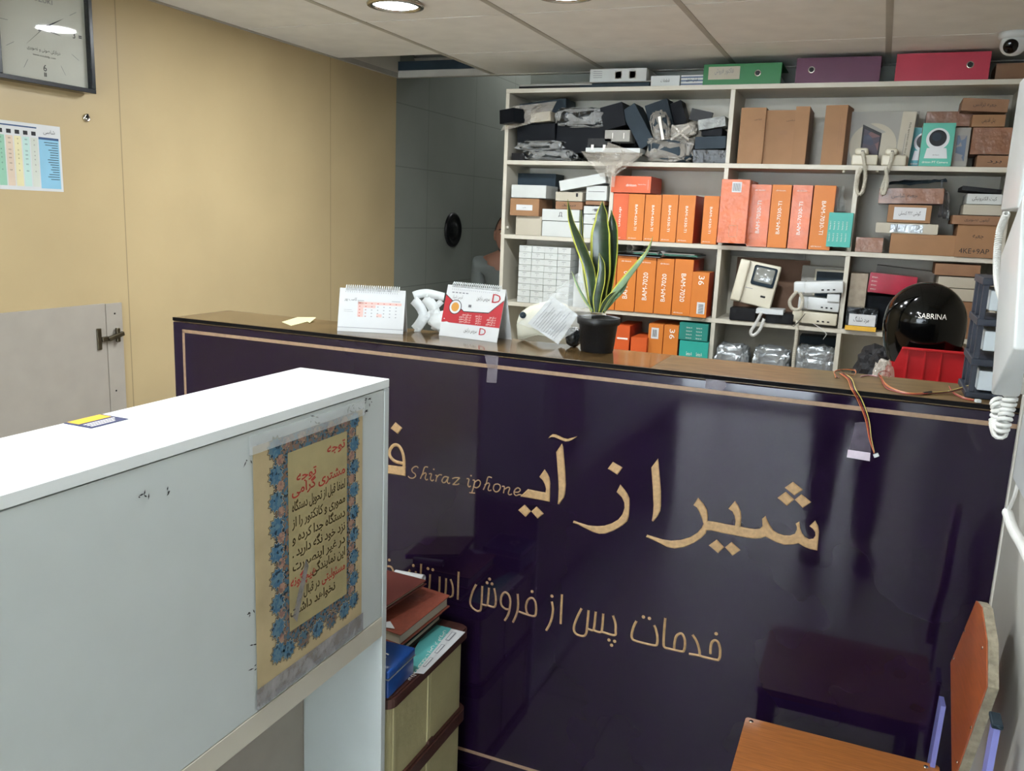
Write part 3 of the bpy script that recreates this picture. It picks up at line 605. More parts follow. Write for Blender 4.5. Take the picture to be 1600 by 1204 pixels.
# round vent cap on tiled wall
t = thing('round_vent_cap', 'round black vent cap on the grey tiled wall of the passage', 'vent', (XL, 4.83, 1.29))
MB().lathe([(.105, 0), (.105, .012), (.09, .022), (.075, .012), (.05, .01), (.046, .02), (.02, .022), (.001, .022)], (XL-.004, 4.83, 1.394), M_black, seg=36, M=RM, caps=False).build('cap', t)
# ================================================================ shelving unit
YS = 3.83; YK = 4.115; SX0, SX1 = -1.69, .98; TH = .019
ZS = [2.075, 1.753, 1.408, 1.087, .762, .44, .09]
t = thing('shelving_unit', 'cream open shelving unit covering the back wall, full of boxes', 'shelves', (-.4, 3.97, 0))
b = MB(); b.box(SX0+.019, SX1, YK, YK+.012, .05, ZS[0]-.02, M_shelf); b.build('back_panel', t)
MB().box(SX0, SX0+.018, YS, YK+.012, 0, ZS[0]-TH-.0005, M_shelf, .0008).build('side_panel', t)
for k, z in enumerate(ZS): MB().box(SX0 if k == 0 else SX0+.0185, SX1, YS-.001, YK-.0005, z-TH, z, M_shelf, .0008).build('shelf', t)
def div(x, k0):
    for k in range(k0, 6): MB().box(x-.009, x+.009, YS+.001, YK-.0005, ZS[k+1]+.0003, ZS[k]-TH-.0003, M_shelf, .0006).build('divider', t)
div(-.646, 0); div(-1.15, 1); div(-.121, 1); div(.43, 0)
b = MB()
for px, py in ((1318, 270), (1371, 269), (1120, 503), (1333, 523), (793, 357)): p = U(px, py, 1, YS+.02); b.lathe([(.006, 0), (.006, .012), (.001, .013)], (p.x, YS+.02, p.z), M_shelf, seg=10)
b.build('shelf_pin', t)
# ---- builders for goods
def facebox(b, c, size, R, m, ms, bev):
    bm = bmesh.new(); bmesh.ops.create_cube(bm, size=1); bm.transform(Matrix.Diagonal((*size, 1)))
    if bev: bmesh.ops.bevel(bm, geom=bm.edges[:], offset=bev, segments=2, affect='EDGES')
    bm.normal_update(); M = Matrix.Translation(c) @ R.to_4x4(); k = len(b.v); i0, i1 = b._m(m), b._m(ms or m)
    bm.verts.index_update(); b.v += [M @ v.co for v in bm.verts]
    for f in bm.faces: b.f.append([v.index+k for v in f.verts]); b.mi.append(i1 if abs(f.normal.x) > .8 else i0); b.sm.append(False)
    bm.free()
def rect(px0, py0, px1, py1, yf):
    cx, cy = (px0+px1)/2, (py0+py1)/2
    return U(px0, cy, 1, yf).x, U(px1, cy, 1, yf).x, U(cx, py1, 1, yf).z, U(cx, py0, 1, yf).z
def carton(name, label, cat, rc, yf, dep, m, ms=None, zb=None, rot=0, yaw=0, group=None, pr=None, lid=0, bev=.0012):
    x0, x1, z0, z1 = rect(*rc, yf)
    if zb is not None: z0 = zb+.0008
    w_, h_ = x1-x0, z1-z0; R = RZ(D(yaw)) @ RY(D(rot))
    c = Vector(((x0+x1)/2, yf, (z0+z1)/2)) + R @ Vector((0, dep/2, 0))
    t = thing(name, label, cat, (c.x, c.y, z0), group)
    b = MB(); facebox(b, c, (w_, dep, h_), R, m, ms, bev)
    t_ = b.build('carton', t)
    if lid: MB().cbox(c+R @ Vector((0, 0, h_/2-lid/2)), (w_+.002, dep+.002, lid), m, R, .0008).build('lid', t)
    if pr:
        r, u, n = R @ X3, R @ Z3, R @ Vector((0, -1, 0)); o = c + n*(dep/2+.0009)
        b = MB(); pr(b, lambda a, q: o + r*a*w_ + u*q*h_, r, u, w_, h_)
        b.build('print', t)
    return t
def quad(b, P, a0, q0, a1, q1, m): b.poly([P(a0, q0), P(a1, q0), P(a1, q1), P(a0, q1)], m)
def up_text(s, frac=.6, th=.30, off=0, m=None, rule=True):
    def f(b, P, r, u, w, h):
        b.text(s, P(off+th*.40, -frac/2-.02), u, -r, w*th, m or M_wink, w=h*frac)
        if rule: b.text('driton', P(-.3, .40), r, u, w*.08, m or M_wink, w=w*.5)
    return f
def dn_text(s, frac=.6, th=.30, off=0, m=None):
    def f(b, P, r, u, w, h):
        b.text(s, P(off-th*.40, frac/2), -u, r, w*th, m or M_wink, w=h*frac)
        b.text('driton', P(-.4, -.46), r, u, w*.08, m or M_wink, w=w*.5)
    return f
def scribble(s='جعبه', m=None, hh=.35, ww=.6, at=(0, -.1)):
    def f(b, P, r, u, w, h): b.text(s, P(*at), r, u, h*hh, m or M_ink, w=w*ww, al='C', fa=True)
    return f
def labelled(s, a=(-.35, -.25, .35, .25), lm=None, ww=.5, hh=.2):
    def f(b, P, r, u, w, h):
        quad(b, P, *a, lm or M_paper); n = r.cross(u)*.0004
        b.text(s, P((a[0]+a[2])/2, (a[1]+a[3])/2-hh/3)+n, r, u, h*hh, M_ink, w=w*ww, al='C', fa=True)
    return f
# ---- on top of the unit
def binder(label, rc, m, hole, lab=None):
    x0, x1, z0, z1 = rect(*rc, YS+.01); z0 = ZS[0]+.0006
    t = thing('lever_arch_file', label, 'file', ((x0+x1)/2, YS+.15, z0))
    b = MB(); b.box(x0, x1, YS+.01, YS+.013, z0, z1, m, .001); b.box(x0, x1, YS+.013, YS+.26, z0, z0+.003, m); b.box(x0, x1, YS+.013, YS+.26, z1-.003, z1, m); b.build('cover', t)
    MB().box(x0+.006, x1-.012, YS+.02, YS+.25, z0+.004, z0+.045, M_paper).build('papers', t)
    p = U(*hole, 1, YS+.01); b = MB(); b.lathe([(.0135, .0005), (.0125, .002), (.010, .0018)], (p.x, YS+.01, p.z), M_chrome, seg=20, M=Matrix.Rotation(D(90), 4, 'X'), caps=False); b.lathe([(.0001, .001), (.011, .001)], (p.x, YS+.01, p.z), M_black, seg=20, M=Matrix.Rotation(D(90), 4, 'X'), caps=False); b.build('finger_hole', t)
    if lab:
        a0, a1, c0, c1 = rect(*lab, YS+.01); b = MB(); b.box(a0, a1, YS+.009, YS+.0098, c0, c1, M_cbox); b.text('فاکتور فروش', ((a0+a1)/2, YS+.0088, (c0+c1)/2), X3, Z3, .02, M_greyink, al='C', w=(a1-a0)*.6, fa=True); b.build('spine_label', t)
binder('green lever arch file with a paper spine label lying on top of the shelves', (1099, 99, 1221, 130), mat('green_card', '#16743a', .45), (1184, 114), (1107, 104, 1156, 124))
binder('plum purple lever arch file lying on top of the shelves between green and red', (1244, 89, 1376, 127), mat('plum_card', '#5c2a48', .5), (1268, 109))
binder('bright red lever arch file lying on top of the shelves near the camera', (1400, 82, 1547, 123), mat('crimson_card', '#b01f3c', .45), (1516, 101))
carton('brown_box', 'flat brown box on top of the shelves right of the red file', 'box', (1556, 98, 1640, 122), YS+.08, .18, M_kraft2, zb=ZS[0])
def pr_box(b, P, r, u, w, h):
    for k in range(4): quad(b, P, -.44, .3-k*.16, -.28, .34-k*.16, M_greyink)
    for a in (-.05, .2): quad(b, P, a, -.3, a+.12, .3, M_gbox); quad(b, P, a+.01, -.25, a+.11, .25, M_wbox)
tray = MB(); x0, x1, _, _ = rect(905, 122, 1015, 134, YS+.03); tray.box(x0, x1, YS+.03, YS+.26, ZS[0]+.0006, ZS[0]+.022, M_slate, .004); tray.box(x0-.02, x1+.01, YS+.02, YS+.27, ZS[0]+.0225, ZS[0]+.026, M_gbox, .001)
tag(tray.build('shallow_tray'), 'dark blue grey shallow tray under the white printed box on top of the shelves', 'tray')
carton('white_box', 'flat white printed box lying on the dark tray on top of the shelves', 'box', (922, 107, 1010, 123), YS+.03, .2, M_wbox, zb=ZS[0]+.0262, pr=pr_box)
carton('white_box', 'thin white box with handwriting beside the green file on top', 'box', (1017, 118, 1062, 133), YS+.02, .2, M_wbox, zb=ZS[0], pr=scribble('قطعات', hh=.3, ww=.3))
def pr_str(b, P, r, u, w, h):
    for k in range(3): quad(b, P, -.5, -.4+k*.32, .5, -.3+k*.32, mat('navy_print', '#274a76', .5))
    b.text('فیش حقوق', P(0, -.05), r, u, h*.3, M_ink, al='C', w=w*.5, fa=True)
carton('striped_box', 'thin white box with dark blue stripes touching the green file', 'box', (1064, 117, 1099, 132), YS+.02, .2, M_wbox, zb=ZS[0], pr=pr_str)
b = MB(); x0, x1, _, _ = rect(811, 126, 925, 136, YS+.03)
b.box(x0, x1, YS+.03, YS+.09, ZS[0]+.0006, ZS[0]+.014, M_black, .001); b.box(x0+.004, x1, YS+.028, YS+.07, ZS[0]+.0145, ZS[0]+.022, M_gbox, .001); b.box(x0-.01, x1-.02, YS+.10, YS+.2, ZS[0]+.0006, ZS[0]+.012, M_pwhite, .002)
tag(b.build('metal_rail'), 'long grey and black rails lying on the left end of the shelf top', 'rail')
# ---- row 1 left: toner boxes and wrapped parts
z = ZS[1]
def pack(name, label, cat, c, size, m, R=None, seed=0, fr=2.2, rough=.1, pw=.45, zb=None, film=None):
    c = Vector(c)
    if zb is not None: c.z = zb + size[2]/2*1.03
    b = MB().blob(c, size, m, R, rough, fr, seed, 4, True, pw)
    if film: b.blob(c, (size[0]*1.05, size[1]*1.03, size[2]*1.05), film, R, rough*1.6, fr*1.6, seed+5, 4, True, pw)
    return tag(b.build(name), label, cat)
def packr(name, label, cat, rc, yf, dep, m, rot=0, zb=None, **k):
    x0, x1, z0, z1 = rect(*rc, yf)
    return pack(name, label, cat, ((x0+x1)/2, yf+dep/2, (z0+z1)/2), (x1-x0, dep, z1-z0), m, R=RY(D(rot)), zb=zb, **k)
carton('black_box', 'long dark box in film poking out past the left edge of the top bay', 'box', (777, 170, 806, 192), YS-.09, .19, M_navy, rot=-4, yaw=-22)
b = MB(); x0, x1, z0, z1 = rect(782, 188, 850, 202, YS-.06)
random.seed(11)
def sheet(b, corners, nx, ny, amp, m, seed=0):
    from mathutils import noise
    a, c_, d, e = [Vector(q) for q in corners]; vs = []
    n = (c_-a).cross(e-a).normalized()
    for i in range(nx+1):
        for j in range(ny+1):
            s_, r_ = i/nx, j/ny; p = (a*(1-s_)+c_*s_)*(1-r_)+(e*(1-s_)+d*s_)*r_
            vs.append(p + n*amp*noise.fractal(Vector((s_*4+seed, r_*4, seed*.7)), 1, 2, 3))
    b.add(vs, [[i*(ny+1)+j, (i+1)*(ny+1)+j, (i+1)*(ny+1)+j+1, i*(ny+1)+j+1] for i in range(nx) for j in range(ny)], m, False)
def P3(px, py, y): return U(px, py, 1, y)
sheet(b, [P3(782, 205, YS-.05), P3(856, 186, YS-.03), P3(870, 158, YS+.0), P3(800, 166, YS-.07)], 12, 8, .012, M_plastic, 2)
tag(b.build('plastic_film'), 'loose clear film around the dark box at the left edge of the top bay', 'film')
carton('white_box', 'small cream white box lying on the dark boxes in the top left bay', 'box', (829, 175, 860, 190), YS-.005, .14, M_cbox, zb=None, rot=-5)
carton('dark_box', 'large blue grey box behind at the top left of the bay', 'box', (812, 158, 885, 192), YS+.12, .14, M_slate, rot=-6)
packr('wrapped_toner', 'shiny dark wrapped pack on top of the black boxes, left half of top bay', 'pack', (866, 167, 942, 198), YS+.0, .18, M_bubble, seed=3, fr=2.5, film=M_clear)
carton('navy_box', 'navy black box under the cream box in the top left bay', 'box', (808, 194, 867, 221), YS+.01, .24, M_navy, rot=-3)
carton('black_box', 'long black box in the middle of the top left bay', 'box', (869, 197, 946, 239), YS+.03, .22, M_navy, rot=2)
packr('bubble_wrapped_part', 'upper bubble wrapped dark pack at the left of the top bay', 'pack', (806, 218, 880, 235), YS+.0, .2, M_bubble, seed=5, fr=3, film=M_clear)
packr('bubble_wrapped_part', 'lower bubble wrapped dark pack lying on the shelf at the left', 'pack', (814, 234, 894, 252), YS-.005, .2, M_bubble, seed=6, fr=3, zb=z, film=M_clear)
carton('black_part', 'small black moulded block in the bottom left corner of the top bay', 'block', (799, 239, 819, 252), YS+.0, .06, M_black, zb=z)
carton('navy_box', 'navy box standing tilted just right of the shiny wrapped pack', 'box', (940, 163, 975, 200), YS+.01, .2, M_navy, rot=-14)
carton('grey_box', 'grey green box with two clips behind the hanging bag', 'box', (945, 203, 984, 221), YS+.0, .1, M_gbox, pr=lambda b, P, r, u, w, h: [quad(b, P, a, -.25, a+.03, .25, M_wink) for a in (-.2, .25)])
carton('black_box', 'black box wedged below the tilted slate boxes', 'box', (970, 200, 1008, 240), YS+.17, .10, M_navy, rot=4)
carton('slate_box', 'slate blue box leaning steeply in the middle of the top bay', 'box', (984, 162, 1008, 232), YS+.02, .15, M_slate, rot=-32)
carton('slate_box', 'slate blue box behind, leaning the other way at the top', 'box', (1012, 158, 1048, 205), YS+.12, .12, M_slate, rot=-18)
carton('navy_box', 'dark navy box leaning behind the clear packets', 'box', (1040, 160, 1070, 205), YS+.15, .1, M_navy, rot=-20)
packr('clear_packet', 'clear oval packet with a white strip leaning in the top bay', 'packet', (1016, 172, 1044, 222), YS-.01, .06, M_slate, rot=-18, seed=8, pw=.8, film=M_plastic)
b = MB(); p = P3(1033, 200, YS-.03); b.cbox(p, (.012, .003, .10), M_wink, RY(D(-14)), .001); tag(b.build('white_strip'), 'bright white strip in the leaning clear packet', 'strip')
packr('clear_packet', 'brownish clear packet crossed by straps', 'packet', (1046, 193, 1086, 214), YS+.01, .08, M_gbox, rot=-10, seed=9, film=M_plastic)
b = MB()
for a in (38, -38): b.cbox(P3(1063, 207, YS-.008), (.10, .004, .010), M_plastic, RY(D(a)), .001)
tag(b.build('crossed_straps'), 'two crossed clear straps on the brownish packet', 'straps')
packr('plastic_bundle', 'big crumpled clear bundle in the lower middle of the top bay', 'pack', (1008, 213, 1080, 252), YS-.01, .2, M_slate, seed=12, fr=2.5, zb=z, film=M_plastic)
carton('black_bracket', 'flat black bracket standing behind the silver packet', 'bracket', (1078, 172, 1112, 190), YS+.1, .02, M_black, rot=12)
carton('silver_packet', 'crinkled silver packet on top of the right pile in the top bay', 'packet', (1091, 184, 1133, 200), YS-.005, .12, M_foil, rot=-9)
carton('black_box', 'black block between the silver packet and the blue grey box', 'box', (1096, 200, 1128, 212), YS+.02, .14, M_navy)
carton('slate_box', 'blue grey box at the right end of the top left bay', 'box', (1086, 213, 1134, 232), YS+.0, .2, M_slate, rot=-2)
carton('black_case', 'black wrapped case at the bottom right of the top left bay', 'case', (1083, 234, 1134, 252), YS-.002, .2, M_bubble, zb=z)
carton('metal_bracket', 'pale metal bracket with white clips above the hanging bag', 'bracket', (915, 231, 1000, 238), YS-.03, .1, M_wbox, zb=None, rot=0, pr=lambda b, P, r, u, w, h: [quad(b, P, a, .1, a+.05, 1.2, M_wink) for a in (-.4, -.18)])
carton('black_part', 'black part resting on the pale metal bracket', 'block', (918, 216, 955, 230), YS+.0, .1, M_black)
b = MB()
sheet(b, [P3(908, 236, YS-.06), P3(1006, 240, YS-.06), P3(960, 276, YS-.05), P3(938, 276, YS-.05)], 14, 10, .022, M_plastic, 4)
sheet(b, [P3(950, 222, YS-.05), P3(1000, 240, YS-.075), P3(958, 270, YS-.07), P3(935, 250, YS-.05)], 12, 8, .02, M_plastic, 7)
sheet(b, [P3(947, 258, YS-.055), P3(963, 258, YS-.055), P3(960, 292, YS-.045), P3(952, 292, YS-.045)], 5, 8, .006, M_plastic, 9)
tag(b.build('plastic_bag'), 'crumpled brownish clear bag hanging over the edge of the top bay', 'bag')
# ---- row 1 right
G = 'tall brown cartons in the top right bay'
carton('brown_carton', 'leftmost tall brown carton beside the divider in the top right bay', 'box', (1155, 168, 1194, 254), YS+.01, .2, M_kraft, M_kraft2, zb=z, pr=scribble('شاسی', ww=.3, hh=.03, at=(.2, .28)))
carton('brown_carton', 'wide brown carton, second from the divider, with faint printing', 'box', (1194, 172, 1249, 254), YS+.03, .2, M_kraft, M_kraft2, zb=z, pr=lambda b, P, r, u, w, h: [b.text('شاسی', P(.1, .3), r, u, h*.03, M_ink, w=w*.25, fa=True)]+[quad(b, P, -.1, .05+k*.02, .15, .06+k*.02, M_kraft2) for k in range(4)])
carton('brown_carton', 'brown carton third from the divider, its dark side showing', 'box', (1240, 166, 1262, 254), YS+.0, .22, M_kraft, M_kraft2, zb=z)
carton('brown_carton', 'narrow brown carton standing next to the grey monitor box', 'box', (1286, 164, 1321, 254), YS+.01, .13, M_kraft, M_kraft2, zb=z, yaw=-8, pr=lambda b, P, r, u, w, h: [quad(b, P, .2, -.3, .22, .3, M_kraft2), quad(b, P, .3, -.25, .32, .2, M_kraft2)])
def pr_mon(b, P, r, u, w, h):
    n = r.cross(u); c_ = P(-.12, -.12); R0 = h*.41
    b.add([c_]+[c_+(r*math.cos(2*PI*k/40)+u*math.sin(2*PI*k/40))*R0 for k in range(40)], [[0, k+1, (k+1) % 40+1] for k in range(40)], M_cbox)
    o = c_ + n*.0006
    b.poly([o+r*-.045+u*-.075, o+r*.025+u*-.09, o+r*.03+u*.05, o+r*-.045+u*.085], M_black); o += n*.0004
    b.poly([o+r*-.038+u*-.055, o+r*.02+u*-.068, o+r*.024+u*.04, o+r*-.038+u*.068], ornate('dusk_picture', '#3b3140', '#6b4b4b', '#2a2f44', 30)); b.poly([o+r*-.045+u*.085, o+r*.03+u*.05, o+r*.045+u*.055, o+r*-.025+u*.092], M_gbox)
carton('monitor_box', 'large grey box with a white circle and a pictured monitor', 'box', (1325, 174, 1432, 254), YS+.10, .14, M_gbox, zb=z, pr=pr_mon)
carton('white_box', 'narrow white upright box with vertical lettering beside the teal boxes', 'box', (1404, 174, 1426, 256), YS+.04, .08, M_cbox, zb=z, rot=3, pr=lambda b, P, r, u, w, h: (b.text('Multi apartment video door phone', P(.1, .3), -u, r, w*.14, M_ink, w=h*.7), quad(b, P, -.05, -.3, -.02, .1, M_greyink)))
def pr_cam(b, P, r, u, w, h):
    n = r.cross(u)
    def disc(c_, R0, m, e): c_ = c_+n*e; b.add([c_]+[c_+(r*math.cos(2*PI*k/28)+u*math.sin(2*PI*k/28))*R0 for k in range(28)], [[0, k+1, (k+1) % 28+1] for k in range(28)], m)
    disc(P(0, .13), w*.36, M_pwhite, .0002); b.poly([P(-.36, -.32)+n*.0003, P(.36, -.32)+n*.0003, P(.3, -.08)+n*.0003, P(-.3, -.08)+n*.0003], M_pwhite); disc(P(0, .15), w*.27, M_black, .0006); disc(P(-.04, .18), w*.14, M_slate, .0009)
    b.text('driton', P(0, -.25)+n*.0006, r, u, h*.025, M_ink, al='C', w=w*.2); b.text('driton PT Camera', P(0, -.43), r, u, h*.05, M_wink, al='C', w=w*.8)
M_mint = mat('mint_card', '#4fae97', .4)
carton('camera_box', 'turquoise camera box partly hidden behind its front neighbour', 'box', (1421, 199, 1466, 257), YS+.09, .1, mat('turquoise_card', '#3c9da4', .4), zb=z, yaw=-6, pr=pr_cam)
carton('camera_box', 'mint green box picturing a white camera with a black eye, front one', 'box', (1439, 192, 1490, 258), YS+.0, .08, M_mint, M_kraft2, zb=z, pr=pr_cam)
carton('picture_box', 'grey upright box with a bluish picture right of the mint box', 'box', (1489, 199, 1514, 258), YS+.03, .12, M_gbox, zb=z, pr=lambda b, P, r, u, w, h: (quad(b, P, -.3, -.35, .3, .3, ornate('blue_art', '#8c8c8c', '#5e6f86', '#97918c', 40))))
carton('taped_parcel', 'brown taped parcel lying across behind the mint box', 'parcel', (1447, 174, 1519, 197), YS+.13, .12, M_kraft3, zb=None)
carton('brown_box', 'brown box hidden behind the grey picture box, holding up the parcel', 'box', (1455, 199, 1515, 255), YS+.16, .1, M_kraft2, zb=z)
carton('brown_box', 'topmost brown box of the right stack, tilted, handwritten', 'box', (1503, 154, 1576, 174), YS+.04, .18, M_kraft2, rot=3, pr=scribble('جعبه ترانس', ww=.5, hh=.3))
carton('brown_box', 'brown handwritten box second from the top of the right stack', 'box', (1519, 179, 1571, 198), YS+.03, .18, M_kraft, pr=scribble('پنل قدیمی', ww=.4, hh=.35))
carton('taped_parcel', 'large brown film wrapped parcel in the middle of the right stack', 'parcel', (1518, 199, 1580, 241), YS+.02, .2, M_kraft3)
carton('brown_box', 'small brown box at the foot of the right stack', 'box', (1526, 243, 1582, 261), YS+.02, .2, M_kraft2, zb=z, pr=scribble('برد', ww=.4, hh=.3))
# ---- coiled cords and phones
def coil(b, pts, r, wr, turns, m, n=12):
    q = [Vector(p) for p in pts]; cp_ = []
    for i in range(len(q)-1):
        a, c_, d, e = q[max(i-1, 0)], q[i], q[i+1], q[min(i+2, len(q)-1)]
        for k in range(20):
            t_ = k/20; cp_.append(.5*((2*c_)+(d-a)*t_+(2*a-5*c_+4*d-e)*t_*t_+(3*c_-a-3*d+e)*t_**3))
    cp_.append(q[-1]); L_ = [0]
    for i in range(1, len(cp_)): L_.append(L_[-1]+(cp_[i]-cp_[i-1]).length)
    turns = max(6, int(L_[-1]/(2.35*wr))); N_ = turns*n; out = []; j = 0; up = Vector((.3, .9, .2)).normalized(); a_ = None
    for i in range(N_+1):
        s_ = L_[-1]*i/N_
        while j < len(L_)-2 and L_[j+1] < s_: j += 1
        f_ = (s_-L_[j])/max(1e-9, L_[j+1]-L_[j]); p = cp_[j].lerp(cp_[j+1], f_); t_ = (cp_[j+1]-cp_[j]).normalized()
        a_ = t_.cross(up) if a_ is None else a_ - t_*a_.dot(t_)
        a_.normalize(); bb = t_.cross(a_); th = 2*PI*turns*i/N_
        out.append(p + (a_*math.cos(th)+bb*math.sin(th))*r)
    b.tube(out, wr, m, 6)
def small_phone(label, px0, px1, cord):
    x0, x1, _, _ = rect(px0, 232, px1, 256, YS-.0); w_ = x1-x0; yb = YS+.0
    t = thing('intercom_phone', label, 'phone', ((x0+x1)/2, yb+.05, z))
    MB().box(x0, x1, yb, yb+.17, z+.0008, z+.042, M_ivory, .006, seg=3).build('base', t)
    MB().box(x0+.01, x0+w_*.62, yb-.012, yb+.19, z+.04, z+.068, M_ivory, .011, seg=4).build('handset', t)
    b = MB(); b.box(x0+w_*.34, x0+w_*.46, yb-.0135, yb-.011, z+.05, z+.057, M_black); b.build('socket', t)
    b = MB(); q = [P3(*c_, YS-.03-.004*i) for i, c_ in enumerate(cord)]; coil(b, [Vector((x0+w_*.4, yb-.013, z+.05))]+q, .0062, .0017, 46, M_cord); b.build('coiled_cord', t)
small_phone('left ivory intercom phone on the shelf, its coiled cord hanging in a loop', 1331, 1372, [(1350, 250), (1352, 275), (1348, 298), (1341, 303), (1338, 285), (1346, 262)])
small_phone('right ivory intercom phone near the narrow white box, coiled cord hanging', 1378, 1417, [(1392, 252), (1383, 280), (1378, 298), (1381, 303), (1386, 285), (1384, 262)])
# ---- row 2 left
z = ZS[2]
carton('grey_case', 'dark grey blue case at the back of the second row, left bay', 'case', (808, 271, 868, 293), YS+.14, .12, M_slate)
carton('white_box', 'flat white box on the open brown box, left bay of the second row', 'box', (799, 289, 853, 309), YS+.0, .16, M_wbox)
carton('brown_box', 'brown box with a small white address label, left bay of the second row', 'box', (797, 310, 842, 337), YS-.02, .18, M_kraft, M_kraft2, pr=labelled('شاسی', (-.28, -.18, .28, .14), hh=.06, ww=.12))
carton('cream_box', 'plain cream box at the bottom left of the second row', 'box', (806, 338, 846, 361), YS+.0, .2, M_cbox, zb=z)
carton('white_box', 'white box with a small drawn sign, left bay of the second row', 'box', (847, 327, 905, 345), YS+.0, .2, M_wbox, pr=lambda b, P, r, u, w, h: b.text('Д', P(.0, -.1), r, u, h*.35, M_ink, al='C'))
carton('white_box', 'plain white box under the one with the drawn sign', 'box', (847, 346, 905, 362), YS+.0, .2, M_wbox, zb=z)
carton('cream_box', 'cream box with a black hook mark above the plant leaf', 'box', (868, 300, 910, 314), YS+.0, .18, M_cbox, pr=lambda b, P, r, u, w, h: quad(b, P, .26, .0, .34, .4, M_ink))
carton('brown_box', 'brown scribbled box under the cream box with the hook mark', 'box', (868, 315, 910, 327), YS+.0, .18, M_kraft2, pr=scribble('سبد', ww=.5, hh=.4))
carton('white_box', 'long white box lying tilted across the pile in the second row', 'box', (874, 276, 946, 292), YS-.015, .16, M_wbox, rot=-11)
carton('white_box', 'white box with a thin line across, beside the orange boxes', 'box', (916, 290, 948, 313), YS+.0, .18, M_wbox, pr=lambda b, P, r, u, w, h: quad(b, P, -.4, .08, .4, .11, M_ink))
carton('brown_box', 'thin brown box under the lined white box', 'box', (915, 314, 945, 320), YS+.0, .18, M_kraft2)
for k, (rc, lb) in enumerate([((912, 322, 940, 334), 'upper small white labelled box behind the plant'), ((912, 335, 940, 350), 'middle small white box with a printed label behind the plant'), ((912, 351, 942, 364), 'lowest small white box behind the plant')]):
    carton('white_box', lb, 'box', rc, YS+.0, .15, M_wbox, zb=z if k == 2 else None, pr=labelled('S', (.1, -.2, .35, .2), M_greyink) if k < 2 else None)
# ---- row 2 middle: orange boxes
G1 = 'smaller orange boxes in the second row'
carton('orange_box', 'orange box lying flat on top of the row of smaller orange boxes', 'box', (955, 275, 1017, 301), YS-.01, .20, M_orfront, M_orside, zb=None, pr=lambda b, P, r, u, w, h: (b.text('driton', P(-.12, -.12), r, u, h*.17, M_wink, w=w*.26), b.text('Video Door Phone', P(.18, -.02), r, u, h*.06, M_wink, w=w*.2), quad(b, P, .43, -.3, .435, .3, M_wink)))
xs = [(957, 981, 302, 368), (981, 1006, 303, 369), (1007, 1032, 304, 370), (1033, 1058, 304, 371), (1059, 1085, 305, 373), (1098, 1122, 306, 374)]
lbs = ['leftmost smaller orange box, lettered with the maker name, just right of the plant', 'second smaller orange box from the left under the flat one', 'third smaller orange box from the left in the second row', 'fourth smaller orange box from the left in the second row', 'fifth smaller orange box, its red side face showing', 'last smaller orange box, touching the big wrapped one']
for k, ((a, c_, y0_, y1_), lb) in enumerate(zip(xs, lbs)):
    carton('orange_box', lb, 'box', (a, y0_, c_, y1_), YS-.005, .22, M_orfront if k == 0 else M_orange, M_orside, zb=z, group=G1, pr=dn_text('driton' if k == 0 else 'BAM-4330-TI', .42 if k == 0 else .55, .16))
def pr_big(b, P, r, u, w, h):
    quad(b, P, -.12, .60*.5, .22, .46, M_paper); n = r.cross(u)*.0004
    for k in range(9): b.poly([P(-.08+k*.03, .32)+n, P(-.068+k*.03, .32)+n, P(-.068+k*.03, .44)+n, P(-.08+k*.03, .44)+n], M_ink)
    for a in ((-.1, -.4, .2, -.395), (-.1, -.22, .2, -.215), (-.1, -.4, -.09, -.22), (.19, -.4, .2, -.22)): quad(b, P, *a, M_letter)
carton('big_orange_box', 'big shrink wrapped pinkish orange box with a barcode label covering the divider', 'box', (1124, 280, 1168, 380), YS-.06, .26, M_orange2, zb=None, pr=pr_big)
for k, (a, c_, lb) in enumerate([(1170, 1202, 'shrink wrapped tall orange box next to the big barcode one'), (1203, 1233, 'middle tall orange box with upward lettering'), (1235, 1266, 'tall orange box with shiny torn wrap, second from the right'), (1268, 1302, 'last tall orange box, lettering reading downward')]):
    carton('tall_orange_box', lb, 'box', (a, 288+k*.5, c_, 381+k*1.4), YS-.01, .24, M_orange if k in (1, 3) else M_orange2, M_orside, zb=z, group='tall orange boxes in the second row', pr=(dn_text if k == 3 else up_text)('BAM-7030-TI', .52, .20))
def pr_list(b, P, r, u, w, h):
    for i in range(5):
        for j in range(2): b.text('Series A %d' % (i+1), P(-.38+i*.17, -.34+j*.34), u, -r, w*.06, M_wink, w=h*.24)
carton('teal_box', 'small teal box with rows of white lettering in front of the divider', 'box', (1293, 332, 1331, 386), YS-.03, .14, M_teal, zb=None, pr=pr_list)
b = MB(); sheet(b, [P3(1296, 330, YS+.0), P3(1322, 330, YS+.06), P3(1318, 290, YS+.06), P3(1300, 292, YS)], 6, 8, .012, M_clear, 3); tag(b.build('plastic_sleeves'), 'clear plastic sleeves standing behind the teal box', 'plastic sleeves')
